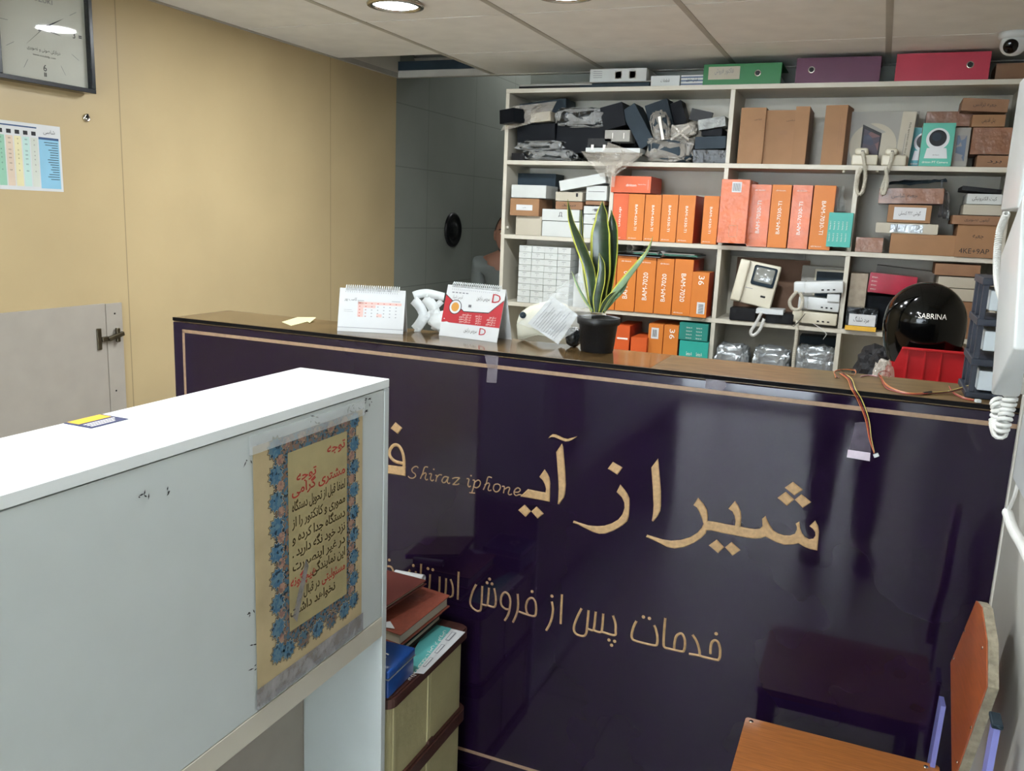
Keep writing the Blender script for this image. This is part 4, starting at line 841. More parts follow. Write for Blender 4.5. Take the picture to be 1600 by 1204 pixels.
# ---- row 2 right
carton('brown_parcel', 'small flat pinkish brown parcel just right of the divider', 'parcel', (1337, 371, 1380, 387), YS+.0, .14, M_kraft3, zb=z)
carton('brown_box', 'long flat plain brown box at the bottom of the middle pile', 'box', (1391, 366, 1494, 392), YS+.0, .2, M_kraft, M_kraft2, zb=z, pr=lambda b, P, r, u, w, h: quad(b, P, -.1, .3, .1, .33, M_kraft2))
carton('cream_package', 'flat cream package with silver tape on the long brown box', 'package', (1368, 349, 1466, 365), YS-.005, .18, M_cbox, pr=lambda b, P, r, u, w, h: quad(b, P, -.26, -.4, .26, .4, M_silver))
carton('brown_box', 'brown box with a big white handwritten label in the pile', 'box', (1387, 320, 1455, 348), YS+.0, .18, M_kraft, M_kraft2, pr=labelled('گوشی ۲۲۴ کنسلی', (-.36, -.34, .38, .36)))
carton('taped_parcel', 'wide brown taped parcel on the labelled box, handwritten on the right', 'parcel', (1373, 294, 1475, 318), YS-.01, .2, M_kraft3, rot=-1, pr=scribble('جعبه شاسی', ww=.4, hh=.25, at=(-.1, -.1)))
b = MB(); sheet(b, [P3(1384, 290, YS-.02), P3(1480, 284, YS-.02), P3(1478, 279, YS+.18), P3(1386, 284, YS+.18)], 10, 6, .01, M_slate, 6); sheet(b, [P3(1470, 282, YS-.02), P3(1484, 300, YS-.0), P3(1484, 345, YS+.1), P3(1466, 340, YS+.12)], 8, 8, .02, M_silver, 8)
tag(b.build('dark_bag'), 'dark folded bag over the taped parcel with a glaring silver side', 'bag')
carton('brown_box', 'brown box lettered by marker at the foot of the right pile', 'box', (1494, 351, 1562, 396), YS-.01, .22, M_kraft, M_kraft2, zb=z, pr=lambda b, P, r, u, w, h: (b.text('4KE+9AP', P(-.05, -.38), r, u, h*.16, M_ink, al='C', w=w*.7), b.text('جعبه', P(.0, .1), r, u, h*.14, M_ink, al='C', w=w*.25, fa=True)))
carton('brown_box', 'darker brown box lid on the marker lettered box', 'box', (1488, 337, 1566, 351), YS-.02, .23, M_kraft2, pr=scribble('آیفون تصویری', ww=.5, hh=.3))
carton('white_box', 'lower white box on the brown lid in the right pile', 'box', (1505, 320, 1566, 336), YS+.0, .2, M_cbox)
carton('white_box', 'upper white handwritten box in the right pile', 'box', (1511, 303, 1566, 319), YS+.0, .2, M_wbox, pr=scribble('کیت الکترونیکی', ww=.7, hh=.35))
carton('black_folder', 'black folder lying tilted on top of the right pile', 'folder', (1503, 293, 1566, 300), YS+.0, .22, M_black, rot=5)
# ---- row 3 left: small white boxes
z = ZS[3]; x0, x1, _, _ = rect(809, 377, 890, 465, YS); cw = (x1-x0)/4; rh = (ZS[2]-TH-z-.03)/9
wb = None
rn = ['bottom', 'second', 'third', 'fourth', 'fifth', 'sixth', 'seventh', 'eighth', 'top']; cn = ['leftmost', 'second', 'third', 'rightmost']
src = None
for c_ in range(4):
    for r_ in range(9):
        lab = 'little white carton in the %s column of the grid, %s row%s' % (cn[c_], rn[r_], '' if r_ in (0, 8) else ' from the bottom')
        cx_, cz_ = x0+cw*(c_+.5), z+.001+rh*r_
        if src is None:
            src = thing('small_carton', lab, 'box', (cx_, YS+.01, cz_), 'small white cartons stacked in a grid')
            MB().box(cx_-cw*.49, cx_+cw*.49, YS+.004, YS+.12, cz_+.0003, cz_+rh*.97, M_wbox, .0012).build('carton', src)
            b = MB(); b.text('۵', (cx_, YS+.003, cz_+rh*.3), X3, Z3, rh*.34, M_greyink, al='C'); b.box(cx_-.010, cx_+.010, YS+.0032, YS+.0035, cz_+rh*.72, cz_+rh*.78, M_greyink); b.build('print', src)
        else:
            o = src.copy(); C.objects.link(o); o['label'] = lab; o.location = (cx_, YS+.01+random.uniform(0, .006), cz_)
            for ch in [q for q in bpy.data.objects if q.parent == src]:
                d_ = ch.copy(); C.objects.link(d_); d_.parent = o
carton('white_box', 'white upright box with a blue line behind the plant leaves', 'box', (904, 392, 926, 442), YS+.03, .15, M_wbox, zb=z, pr=lambda b, P, r, u, w, h: quad(b, P, -.5, -.1, .5, -.06, mat('sky_blue_print', '#86bcd6')))
carton('white_box', 'plain white box low behind the clear bag', 'box', (896, 442, 930, 472), YS+.0, .15, M_wbox, zb=z)
# ---- row 3 middle
lb3 = ['narrow slice of an orange box behind the plant, leftmost of the large lettered ones', 'large orange box half covered by the leaning plant leaf', 'large orange box with upward lettering, second clear of the plant', 'large orange box with upward lettering right under the folded magazine', 'large orange box with downward lettering and a red side']
for k, (a, c_, ya, yb_) in enumerate([(945, 962, 398, 481), (963, 993, 400, 485), (994, 1023, 402, 488), (1024, 1051, 404, 490), (1052, 1081, 405, 492)]):
    carton('large_orange_box', lb3[k], 'box', (a, ya, c_, yb_), YS-.01, .24, M_orange, M_orside, zb=z, group='large orange boxes in the third row', pr=None if k == 0 else (dn_text if k == 4 else up_text)('BAM-7020', .50, .26))
def pr_36(b, P, r, u, w, h):
    b.text('36', P(-.12, .42), -u, r, w*.36, M_wink, w=h*.2); quad(b, P, -.1, -.42, .38, -.16, M_paper); n = r.cross(u)*.0004
    for k in range(6): b.poly([P(.0, -.4+k*.035)+n, P(.3, -.4+k*.035)+n, P(.3, -.385+k*.035)+n, P(.0, -.385+k*.035)+n], M_ink)
carton('orange_box', 'shorter orange box numbered 36 in front of the divider, third row', 'box', (1080, 425, 1106, 493), YS-.025, .12, M_orange, M_orside, zb=z, pr=pr_36)
b = MB()
def roll(a, c_, r0, m, turns=1.6, dep=.2):
    pts = [(a+(c_-a)*k/6) for k in range(7)]; n = (c_-a).normalized(); up = Z3
    for k in range(22): th = -PI/2+turns*PI*k/21; pts.append(c_+up*r0+(n*math.cos(th)+up*math.sin(th))*r0*(1-.012*k))
    q = len(pts); vs = [p for p in pts]+[p+Vector((0, dep, 0)) for p in pts]; b.add(vs, [[i, i+1, q+i+1, q+i] for i in range(q-1)], m, True)
zt3 = U(1020, 402, 1, YS).z
x_ = lambda px: U(px, 395, 1, YS).x
roll(Vector((x_(960), YS-.03, zt3+.004)), Vector((x_(1033), YS-.03, zt3+.002)), .015, M_paper)
roll(Vector((x_(955), YS-.025, zt3+.012)), Vector((x_(985), YS-.025, zt3+.022)), .016, M_gbox)
b.box(x_(990), x_(1090), YS-.0, YS+.2, zt3+.012, zt3+.018, mat('green_magazine', '#1f5c4a', .3, var=.5, vs=30), M=None); b.box(x_(985), x_(1085), YS+.01, YS+.2, zt3+.019, zt3+.022, M_gbox)
tag(b.build('magazine'), 'rolled white and green magazines lying on the large orange boxes', 'magazine')
# ---- row 4 middle
z = ZS[4]
carton('orange_box', 'dark lettered orange box lowest left behind the flower pot', 'box', (958, 508, 982, 590), YS-.0, .22, M_orfront, M_orside, zb=z, pr=lambda b, P, r, u, w, h: quad(b, P, -.3, .25, .4, .28, M_wink))
carton('orange_box', 'short orange box in the lowest row between two higher ones', 'box', (984, 527, 1009, 590), YS-.04, .2, M_orfront, M_orside, zb=z)
carton('orange_box', 'orange box with a barcode label in the lowest row', 'box', (1011, 506, 1034, 590), YS-.01, .2, M_orange, M_orside, zb=z, pr=lambda b, P, r, u, w, h: (quad(b, P, -.3, .26, .2, .44, M_paper), [b.poly([P(-.2+k*.06, .29)-Y3*.0005, P(-.17+k*.06, .29)-Y3*.0005, P(-.17+k*.06, .41)-Y3*.0005, P(-.2+k*.06, .41)-Y3*.0005], M_ink) for k in range(5)]))
carton('orange_box', 'orange box numbered 36 in the lowest row', 'box', (1035, 508, 1058, 590), YS-.01, .2, M_orange, M_orside, zb=z, pr=lambda b, P, r, u, w, h: b.text('36', P(-.1, .44), -u, r, w*.36, M_wink, w=h*.16))
def pr_t(b, P, r, u, w, h):
    for i in range(4):
        for j in range(2): b.text('Series A', P(-.25+j*.35, .2-i*.2), r, u, h*.08, M_wink, w=w*.2)
carton('teal_box', 'lower teal box of two stacked in the lowest row', 'box', (1060, 533, 1105, 590), YS-.02, .16, M_teal, zb=z, pr=pr_t)
carton('teal_box', 'upper teal box of two stacked in the lowest row', 'box', (1061, 505, 1106, 532), YS-.02, .16, mat('dark_teal_card', '#278277', .4), pr=pr_t)
# ---- row 3 right bay: door monitors
z = ZS[3]
carton('brown_board', 'large brown cardboard sheet leaning behind the door monitor', 'board', (1148, 404, 1262, 492), YS+.2, .006, mat('flat_brown', '#7b5f4c', .7), zb=z)
carton('grey_board', 'grey backing panel behind the leftmost door monitor', 'board', (1120, 372, 1260, 402), YS+.24, .006, M_gbox)
t = thing('door_monitor', 'ivory video door monitor with a small screen leaning back, third row', 'monitor', (U(1180, 450, 1, YS).x, YS+.08, z))
x0, x1, z0, z1 = rect(1146, 411, 1214, 482, YS+.03); R = RX(D(-8)) @ RY(D(9)); c_ = Vector(((x0+x1)/2, YS+.05, (z0+z1)/2+.008)); w_, h_ = (x1-x0)*.96, (z1-z0)*.95
def L3(a, q, e): return c_ + R @ Vector((a*w_, e, q*h_))
MB().cbox(c_, (w_, .034, h_), M_ivory, R, .006, 3).build('housing', t)
MB().cbox(L3(-.36, 0, -.024), (w_*.25, .026, h_*.98), M_ivory, R, .008, 3).build('handset', t)
b = MB(); b.cbox(L3(.16, .2, -.0175), (w_*.56, .004, h_*.46), M_slate, R, .008, 3); sc1 = b.build('screen_frame', t)
MB().cbox(L3(.16, .22, -.020), (w_*.46, .004, h_*.34), mat('crt_screen', '#82857f', .15, coat=.5), R, .006, 3).build('screen', sc1)
b = MB(); b.cbox(L3(.26, -.26, -.0175), (w_*.12, .004, h_*.045), M_black, R, .002); b.cbox(L3(-.12, -.13, -.0172), (w_*.18, .001, h_*.012), M_greyink, R); b.build('button', t)
t = thing('door_monitor', 'grey framed door monitor standing behind the pile of ivory phones', 'monitor', (U(1290, 430, 1, YS).x, YS+.2, z))
x0, x1, z0, z1 = rect(1251, 416, 1322, 470, YS+.16)
MB().box(x0, x1, YS+.16, YS+.19, z+.001, z1, M_gbox, .004, seg=3).build('housing', t)
MB().box(x0+.055, x1-.006, YS+.155, YS+.159, z+.06, z1-.012, M_ivory, .003).build('screen_frame', t)
MB().box(x0+.063, x1-.012, YS+.152, YS+.1545, z+.07, z1-.022, M_slate).build('screen', t)
def lying_phone(label, rc, yf, m, rot=0, hs=True):
    x0, x1, z0, z1 = rect(*rc, yf); c_ = Vector(((x0+x1)/2, yf+.05, (z0+z1)/2)); R = RY(D(rot)); w_, h_ = x1-x0, z1-z0
    t = thing('wall_phone', label, 'phone', (c_.x, c_.y, z0))
    MB().cbox(c_+R @ Vector((w_*.12, 0, 0)), (w_*.76, .1, h_*.92), m, R, .005, 3).build('base', t)
    if hs: MB().cbox(c_+R @ Vector((-w_*.36, -.012, .0)), (w_*.24, .05, h_*.95), m, R, .008, 3).build('earpiece', t)
    b = MB()
    for k in range(3): b.cbox(c_+R @ Vector((w_*(.10+.11*k), -.0508, -h_*.2)), (w_*.05, .001, h_*.10), M_black, R)
    b.build('slots', t)
    return t
lying_phone('bottom ivory wall phone of the pile by the divider', (1235, 487, 1308, 507), YS-.02, M_ivory, 1)
lying_phone('grey and white phone base in the middle of the pile', (1245, 464, 1312, 486), YS-.01, M_pwhite, 2)
lying_phone('top white wall phone tilted on the pile by the divider', (1238, 439, 1318, 459), YS-.03, M_pwhite, -5)
carton('white_adapter', 'small white adapter between the phones of the pile', 'adapter', (1292, 459, 1312, 472), YS-.02, .05, M_pwhite, bev=.003)
b = MB(); coil(b, [P3(1245, 455, YS-.05), P3(1234, 470, YS-.06), P3(1238, 482, YS-.06), P3(1250, 482, YS-.06), P3(1254, 468, YS-.05), P3(1250, 457, YS-.04)], .0062, .0017, 44, M_cord); tag(b.build('coiled_cord'), 'looped ivory coiled cord hanging before the pile of phones', 'cord')
b = MB(); coil(b, [P3(1246, 500, YS-.05), P3(1244, 530, YS-.05), P3(1240, 560, YS-.05), P3(1238, 600, YS-.05)], .0062, .0017, 60, M_cord); tag(b.build('coiled_cord'), 'straight coiled cord hanging down from the pile of phones', 'cord')
carton('black_adapter', 'flat black adapter at the left on the monitor shelf', 'adapter', (1140, 481, 1180, 496), YS-.01, .08, M_black, zb=z, bev=.003)
carton('black_adapter', 'flat black unit under the small white phone base', 'adapter', (1196, 489, 1240, 501), YS-.01, .1, M_black, zb=z, bev=.003)
carton('white_device', 'small white phone base on the flat black unit', 'phone', (1181, 483, 1224, 491), YS-.03, .1, M_pwhite, bev=.002)
b = MB(); coil(b, [P3(1190, 488, YS-.04), P3(1181, 505, YS-.05), P3(1173, 518, YS-.05), P3(1177, 524, YS-.05), P3(1187, 515, YS-.05), P3(1194, 498, YS-.04)], .0058, .0016, 44, M_cordw); tag(b.build('coiled_cord'), 'white coiled cord looping below the door monitor', 'cord')
b = MB(); b.tube([P3(1270, 505, YS-.02), P3(1282, 512, YS-.03), P3(1292, 522, YS-.03), P3(1286, 530, YS-.03)], .0012, M_cordw, 6); b.tube([P3(1258, 490, YS-.05), P3(1250, 500, YS-.06), P3(1240, 510, YS-.055), P3(1234, 506, YS-.05), P3(1236, 500, YS-.03)], .0014, M_black, 6); tag(b.build('loose_wires'), 'thin white and black wires trailing from the pile of phones', 'wire')
# ---- row 3 far right
carton('speckled_box', 'upright grey beige box right of the divider in the third row', 'box', (1327, 427, 1354, 480), YS+.04, .14, mat('speckled_card', '#a39885', .6, var=.15, vs=50), zb=None)
carton('red_box', 'red box wrapped in film with small white print', 'box', (1357, 429, 1432, 460), YS+.02, .14, mat('wrapped_red', '#a01c34', .2, var=.2, coat=.5, vs=16), rot=3, pr=lambda b, P, r, u, w, h: [b.text('driton', P(-.45, .25-k*.2), r, u, h*.07, M_wink, w=w*.12) for k in range(4)])
carton('grey_box', 'grey green box behind and above the red box', 'box', (1368, 419, 1460, 440), YS+.2, .07, M_gbox, rot=4)
carton('dark_box', 'dark box propping up the red box', 'box', (1352, 462, 1400, 500), YS+.08, .16, M_navy, zb=z)
carton('yellow_white_box', 'black wrapped box with yellow foot and white handwritten label', 'box', (1322, 481, 1371, 508), YS-.02, .12, M_bubble, zb=z, pr=lambda b, P, r, u, w, h: (quad(b, P, -.5, -.5, .5, -.3, MATS['yellow_print']), quad(b, P, -.4, -.28, .45, .22, M_paper), b.text('مرد شلنگ', P(0, -.1)-Y3*.0006, r, u, h*.2, M_ink, al='C', w=w*.5, fa=True)))
carton('brown_box', 'brown box on top of the pile behind the helmet', 'box', (1461, 413, 1532, 431), YS+.0, .2, M_kraft2)
carton('white_box', 'upper white box of the pile behind the helmet', 'box', (1466, 433, 1530, 450), YS+.0, .2, M_cbox)
carton('white_box', 'lower white box of the pile behind the helmet', 'box', (1466, 451, 1530, 470), YS+.0, .2, M_cbox)
carton('brown_box', 'brown base of the pile behind the helmet', 'box', (1466, 471, 1530, 525), YS+.0, .2, M_kraft2, zb=z)
# ---- row 4: silver bags
z = ZS[4]
for rc, lb in [((1113, 542, 1166, 600), 'silver bag package left of the three in the lowest row'), ((1174, 545, 1232, 600), 'silver bag package in the middle of the lowest row'), ((1242, 545, 1304, 606), 'silver bag package with an orange patch beside the divider')]:
    x0, x1, _, z1 = rect(*rc, YS-.01); pack('silver_bag', lb, 'bag', ((x0+x1)/2, YS+.06, 0), (x1-x0, .14, z1-z), M_silver, zb=z, seed=rc[0], pw=.42, rough=.16, fr=3)
carton('dark_box', 'dark box behind the silver bag with the orange patch', 'box', (1248, 526, 1305, 560), YS+.16, .1, M_slate, zb=z)
# ================================================================ work desk with helmet and red bin
t = thing('work_desk', 'low work desk behind the counter, mostly hidden, carrying the bin and helmet', 'desk', (.4, 3.2, 0))
MB().box(-.05, .97, 2.75, 3.75, .86, .88, M_kraft2, .002).build('top', t)
for x, y in ((-.02, 2.78), (.94, 2.78), (-.02, 3.72), (.94, 3.72)): MB().box(x-.02, x+.02, y-.02, y+.02, 0, .859, M_black).build('leg', t)
zD = .88; yb0 = 2.95
M_rbin = mat('red_plastic', '#b3141c', .4, var=.08, coat=.2)
x0 = U(1374, 590, 1, yb0).x; x1 = U(1506, 590, 1, yb0).x; zt = U(1450, 545, 1, yb0).z; xk = U(1410, 545, 1, yb0).x
t = thing('storage_bin', 'red slanted plastic storage bin under the black helmet', 'bin', ((x0+x1)/2, yb0+.15, zD))
b = MB(); S = [(x0+.0, zD+.1), (xk, zt), (x1, zt), (x1, zD+.001), (x0+.03, zD+.001)]
for y in (yb0, yb0+.245): b.prism([(x, y, z_) for x, z_ in S], (0, .005, 0), M_rbin)
b.box(x0+.03, x1, yb0+.005, yb0+.245, zD+.001, zD+.006, M_rbin); b.box(x1-.005, x1, yb0+.005, yb0+.245, zD+.006, zt, M_rbin); b.build('body', t)
b = MB()
for f_ in (.28, .55, .8): xx = xk+(x1-xk)*(f_-.2); b.box(xx, xx+.006, yb0-.004, yb0, zD+.01, zt-.008, M_rbin, .001)
b.box(xk, x1, yb0-.006, yb0, zt-.008, zt, M_rbin, .002); b.build('rib', t)
# helmet: shell with face opening at left, chin bar, trim
hx = U(1444, 500, 1, 3.12).x; hy = 3.075; zt_ = U(1444, 439, 1, 3.12).z; hw = (U(1509, 500, 1, 3.12).x-U(1379, 500, 1, 3.12).x); hz = zt_-hw*.52
t = thing('motorcycle_helmet', 'glossy black motorcycle helmet with white lettering standing over the red bin', 'helmet', (hx, hy, hz-.14))
bm = bmesh.new(); bmesh.ops.create_uvsphere(bm, u_segments=48, v_segments=32, radius=1)
for v in bm.verts:
    p = v.co; s_ = 1+.05*max(0, -p.z)
    if p.z < 0:
        rr_ = math.hypot(p.x, p.y) or 1; k_ = math.sqrt(1-.5*p.z*p.z)/rr_*(1 if p.z > -.97 else max(.02, (1+p.z)/.03))
        p.x *= k_; p.y *= k_; p.z *= 1.08
    v.co = Vector((p.x*hw/2*s_, p.y*hw*.42, p.z*hw*.52))
MB().bm(bm, M_blackg, True, Matrix.Translation((hx, hy, hz))).build('shell', t)
b = MB(); b.tube([(hx-hw*.5*math.cos(a)*.98+.0, hy-hw*.40*math.cos(a*.6)*1.02, hz+hw*.36*math.sin(a)) for a in [D(q) for q in range(-20, 95, 8)]], .0035, M_blackg, 8); b.build('visor_trim', t)
b = MB(); tx = text_mesh('SABRINA'); vs, fs, (a0, a1, c0, c1) = tx; k_ = .082/(a1-a0)
def onshell(X_, Z_):
    u_ = X_/(hw/2); w_ = Z_/(hw*.52); return hy-hw*.42*math.sqrt(max(.02, 1-u_*u_-w_*w_))-.0015
cxh = U(1456, 497, 1, 3.0).x-hx; czh = U(1456, 497, 1, 3.0).z-hz
b.add([(hx+cxh+(x-(a0+a1)/2)*k_, onshell(cxh+(x-(a0+a1)/2)*k_, czh+y*k_*1.15), hz+czh+y*k_*1.15) for x, y in vs], fs, M_wink); b.build('lettering', t)
pack('black_cloth', 'black cloth bundle between the red bin and the shelves, left of the helmet', 'cloth', (U(1372, 570, 1, 3.3).x, 3.3, 0), (.16, .2, U(1380, 545, 1, 3.3).z-zD), mat('black_cloth', '#101114', .7, bump=.4), zb=zD, seed=21, rough=.25, fr=2, pw=.9)
pack('clear_bag', 'small whitish clear bag at the slanted end of the red bin', 'bag', (U(1378, 590, 1, 2.9).x, 2.88, 0), (.07, .08, .22), M_plastic, zb=zD, seed=23, rough=.2, pw=.8)
# ================================================================ things on the counter ledge
zL = ZT+.0005
def calendar(label, P0, P1, hgt, dep, kind):
    """P0, P1: front base corners; leaning tent of card"""
    a = Vector((P0[0], P0[1], zL)); c = Vector((P1[0], P1[1], zL)); r = (c-a).normalized(); n = r.cross(Z3); w_ = (c-a).length   # n points to the viewer
    top = Vector((0, 0, hgt)) - n*dep/2; t = thing('desk_calendar', label, 'calendar', tuple((a+c)/2))
    th = .0012
    def face(o0, o1, t0, t1, m, nm):
        q = [o0, o1, t1, t0]; nn = (o1-o0).cross(t0-o0).normalized()
        return MB().prism(q, nn*th, m).build(nm, t)
    face(a, c, a+top, c+top, M_paper, 'front_card'); back = -n*dep
    face(a+back, c+back, a+top, c+top, M_paper, 'back_card')
    up = top.normalized(); nf = r.cross(up).normalized()
    b = MB(); N = 26
    for k in range(N):
        p = a+top+r*(w_*(.1+.8*k/(N-1))); b.tube([p+nf*.005-up*.006, p+nf*.004+up*.004, p+up*.009, p-nf*.004+up*.004, p-nf*.005-up*.006], .0011, M_pwhite, 5)
    b.build('spiral_binding', t)
    H_ = top.length; e = nf*.0016
    def P(u, v): return a+r*(u*w_)+up*(v*H_)+e
    b = MB()
    def Q(u0, v0, u1, v1, m, k=0): o = nf*.0002*k; b.poly([P(u0, v0)+o, P(u1, v0)+o, P(u1, v1)+o, P(u0, v1)+o], m)
    M_pk = mat('pink_print', '#dcb5ad', .6, var=.04)
    for k in range(24): Q(.09+.034*k, .905, .095+.034*k, .935, M_greyink)
    if kind == 0:
        Q(0, .09, 1, .1, M_greyink); b.text('کاسب پور', P(.08, .72), r, up, H_*.07, M_ink, w=w_*.19, fa=True)
        Q(.29, .64, .95, .70, M_pk); Q(.29, .35, .375, .70, M_pk); Q(.29, .565, .56, .63, M_pk, 1); Q(.58, .36, .66, .43, M_pk)
        for i in range(7):
            for j in range(5): Q(.31+.092*i, .66-.075*j, .33+.092*i, .675-.075*j, M_redtext if i < 2 or j == 0 else M_greyink, 2)
        Q(.08, .5, .2, .505, M_greyink, 1); Q(.08, .46, .22, .465, M_greyink, 1); Q(.28, .72, .38, .73, M_greyink); Q(.8, .73, .93, .74, M_greyink)
    else:
        pts = [(0, .27), (1, .27), (1, .76), (.80, .50), (.60, .50), (.36, .50), (.30, .50), (.0, .82)]
        b.poly([P(*q) for q in [(.0, .27), (1, .27), (1, .78), (.78, .52), (.36, .50), (.0, .80)]], M_red)
        o = nf*.0004
        for q in [((1, .78), (.78, .52)), ((.78, .52), (.36, .50)), ((.36, .50), (0, .80))]:
            A_, B_ = P(*q[0])+o, P(*q[1])+o; d_ = up*.0022; b.poly([A_, B_, B_+d_, A_+d_], M_ink)
        def disc(u, v, R0, m, k): c_ = P(u, v)+nf*.0002*k; b.add([c_]+[c_+(r*math.cos(2*PI*i/28)+up*math.sin(2*PI*i/28))*R0 for i in range(28)], [[0, i+1, (i+1) % 28+1] for i in range(28)], m)
        disc(.2, .58, .0195, M_ink, 3); disc(.2, .58, .0175, M_paper, 4); disc(.2, .58, .012, mat('gold_seal', '#c98f3d', .4), 5)
        for (u, v, s_) in ((.78, .73, .024), (.66, .10, .019)):
            b.text('D', P(u+.02, v)+nf*.0006, r, up, s_, M_red, w=s_*1.05); b.text('D', P(u+.045, v+.03)+nf*.0008, r, up, s_*.5, M_paper, w=s_*.5)
            b.text('سرویس درایتون', P(u-.02, v+.03), r, up, .011, M_ink, al='R', w=w_*.22, fa=True)
        b.text('آدرس: شیراز', P(.12, .75), r, up, .008, M_ink, w=w_*.18, fa=True)
        for k in range(5): Q(.1+.06*k, .85, .14+.06*k, .87, M_greyink)
        for u, w2 in ((.5, .2), (.68, .12), (.92, .16)):
            for k in range(4): b.text('درب بازکن تصویری', P(u, .44-.045*k)+nf*.0006, r, up, .005, M_wink, al='R', w=w_*w2*random.uniform(.7, 1), fa=True)
        Q(.42, .6, .47, .65, M_greyink, 1)
    b.build('print', t)
def LG(px, py): p = U(px, py, 2, ZT); return (p.x, p.y)
calendar('white month calendar with pale pink squares standing on the counter, left one', LG(527, 517), (LG(527, 517)[0]+.168, LG(527, 517)[1]+.055), .112, .055, 0)
calendar('red and white advertising calendar standing on the counter', LG(686, 524), (LG(686, 524)[0]+.178, LG(686, 524)[1]-.022), .132, .075, 1)
def spline(pts, n=8):
    q = [Vector(p) for p in pts]; out = []
    for i in range(len(q)-1):
        a, c_, d, e = q[max(i-1, 0)], q[i], q[i+1], q[min(i+2, len(q)-1)]
        for k in range(n): s_ = k/n; out.append(.5*((2*c_)+(d-a)*s_+(2*a-5*c_+4*d-e)*s_*s_+(3*c_-a-3*d+e)*s_**3))
    return out+[q[-1]]
# sticky note
p0 = Vector((*LG(440, 503), zL)); b = MB()
b.poly([p0, Vector((*LG(465, 497), zL+.003)), Vector((*LG(480, 503), zL+.001)), Vector((*LG(455, 509), zL))], mat('pale_note', '#dcd9a2', .6)); b.poly([Vector((*LG(465, 497), zL+.003)), Vector((*LG(494, 499), zL+.006)), Vector((*LG(484, 505), zL+.001)), Vector((*LG(480, 503), zL+.001))], MATS['pale_note'])
tag(b.build('sticky_note'), 'small creased pale yellow note lying on the counter ledge at the left', 'note')
# white carrier bag
M_bag = mat('white_carrier_bag', '#d3d8d8', .35, var=.04, bump=.5, bs=9)
t = thing('carrier_bag', 'crumpled white carrier bag with looped handles between the two calendars', 'bag', (-1.03, 2.02, ZT))
b = MB(); b.blob((-1.0, 2.03, zL+.028), (.19, .06, .075), M_bag, rough=.2, fr=2.2, seed=31, pw=.9); b.build('body', t)
b = MB()
def strap(pts, wd):
    q = spline([P3(*p[:2], 2.02) for p in pts], 5); L_, R_ = [], []
    for i in range(len(q)):
        tt = (q[min(i+1, len(q)-1)]-q[max(i-1, 0)]).normalized(); nn = tt.cross(Y3)*wd; L_.append(q[i]+nn+Y3*random.uniform(-.001, .001)); R_.append(q[i]-nn+Y3*random.uniform(-.001, .001))
    n = len(q); vs = L_+R_+[v+Y3*.0015 for v in L_+R_]; fs = []
    for i in range(n-1): fs += [[i, i+1, n+i+1, n+i], [2*n+i, 3*n+i, 3*n+i+1, 2*n+i+1], [i, 2*n+i, 2*n+i+1, i+1], [n+i, n+i+1, 3*n+i+1, 3*n+i]]
    b.add(vs, fs, M_bag, True)
strap([(646, 462), (655, 459), (668, 458), (682, 461), (694, 464)], .011); strap([(646, 468), (655, 478), (661, 492), (656, 505), (648, 515)], .014); strap([(664, 464), (674, 476), (680, 490), (684, 508)], .016); strap([(690, 470), (676, 484), (664, 500), (650, 520)], .008)
b.build('handle', t)
# white housing in a clear bag with a delivery note
t = thing('bagged_housing', 'white rounded housing with a round sensor in a clear bag beside the plant pot', 'device', (-.77, 2.04, ZT))
yq = 2.03
cA = P3(845, 500, yq)
b = MB(); prof = [(808, 533), (806, 505), (812, 488), (830, 476), (855, 470), (880, 478), (885, 520), (872, 533), (858, 526), (838, 523), (822, 528)]
q = [P3(*p, yq) for p in prof]; q = [Vector((p.x, yq, max(p.z, zL+.0005))) for p in q]
bm = bmesh.new(); f = bm.faces.new([bm.verts.new(p) for p in q]); r_ = bmesh.ops.extrude_face_region(bm, geom=[f]); [setattr(v.co, 'y', v.co.y+.045) for v in r_['geom'] if isinstance(v, bmesh.types.BMVert)]
bmesh.ops.recalc_face_normals(bm, faces=bm.faces[:]); bmesh.ops.bevel(bm, geom=bm.edges[:], offset=.004, segments=3, affect='EDGES'); bmesh.ops.triangulate(bm, faces=[f for f in bm.faces if len(f.verts) > 4])
b.bm(bm, mat('cream_white_plastic', '#e6e5d2', .3, var=.02), True); b.build('housing', t)
p = P3(817, 492, yq-.002); MB().lathe([(.0085, 0), (.008, .003), (.005, .0035), (.001, .002)], p, M_slate, seg=20, M=Matrix.Rotation(D(90), 4, 'X'), caps=False).build('sensor', t)
b = MB(); cn_ = [P3(825, 505, yq-.012), P3(862, 462, yq-.012), P3(903, 492, yq-.02), P3(872, 538, yq-.022)]
for v in cn_: v.z = max(v.z, zL+.001)
sheet(b, cn_, 8, 8, .003, M_paper, 2)
rr, uu = (cn_[1]-cn_[0]), (cn_[3]-cn_[0])
for k in range(11):
    L_ = random.uniform(.5, .85); o = cn_[0]+uu*(.12+.07*k)+rr*.08-Y3*.0045-uu*0; b.poly([o, o+rr*L_, o+rr*L_+uu*.012, o+uu*.012], M_greyink)
b.build('delivery_note', t)
b = MB(); sheet(b, [P3(808, 505, yq-.02), P3(905, 425, yq-.02), P3(925, 500, yq-.03), P3(880, 530, yq-.03)], 14, 12, .010, M_clear, 12); sheet(b, [P3(840, 468, yq-.01), P3(905, 432, yq-.01), P3(915, 480, yq+.03), P3(860, 500, yq+.03)], 12, 10, .016, M_clear, 15)
b.build('clear_bag', t)
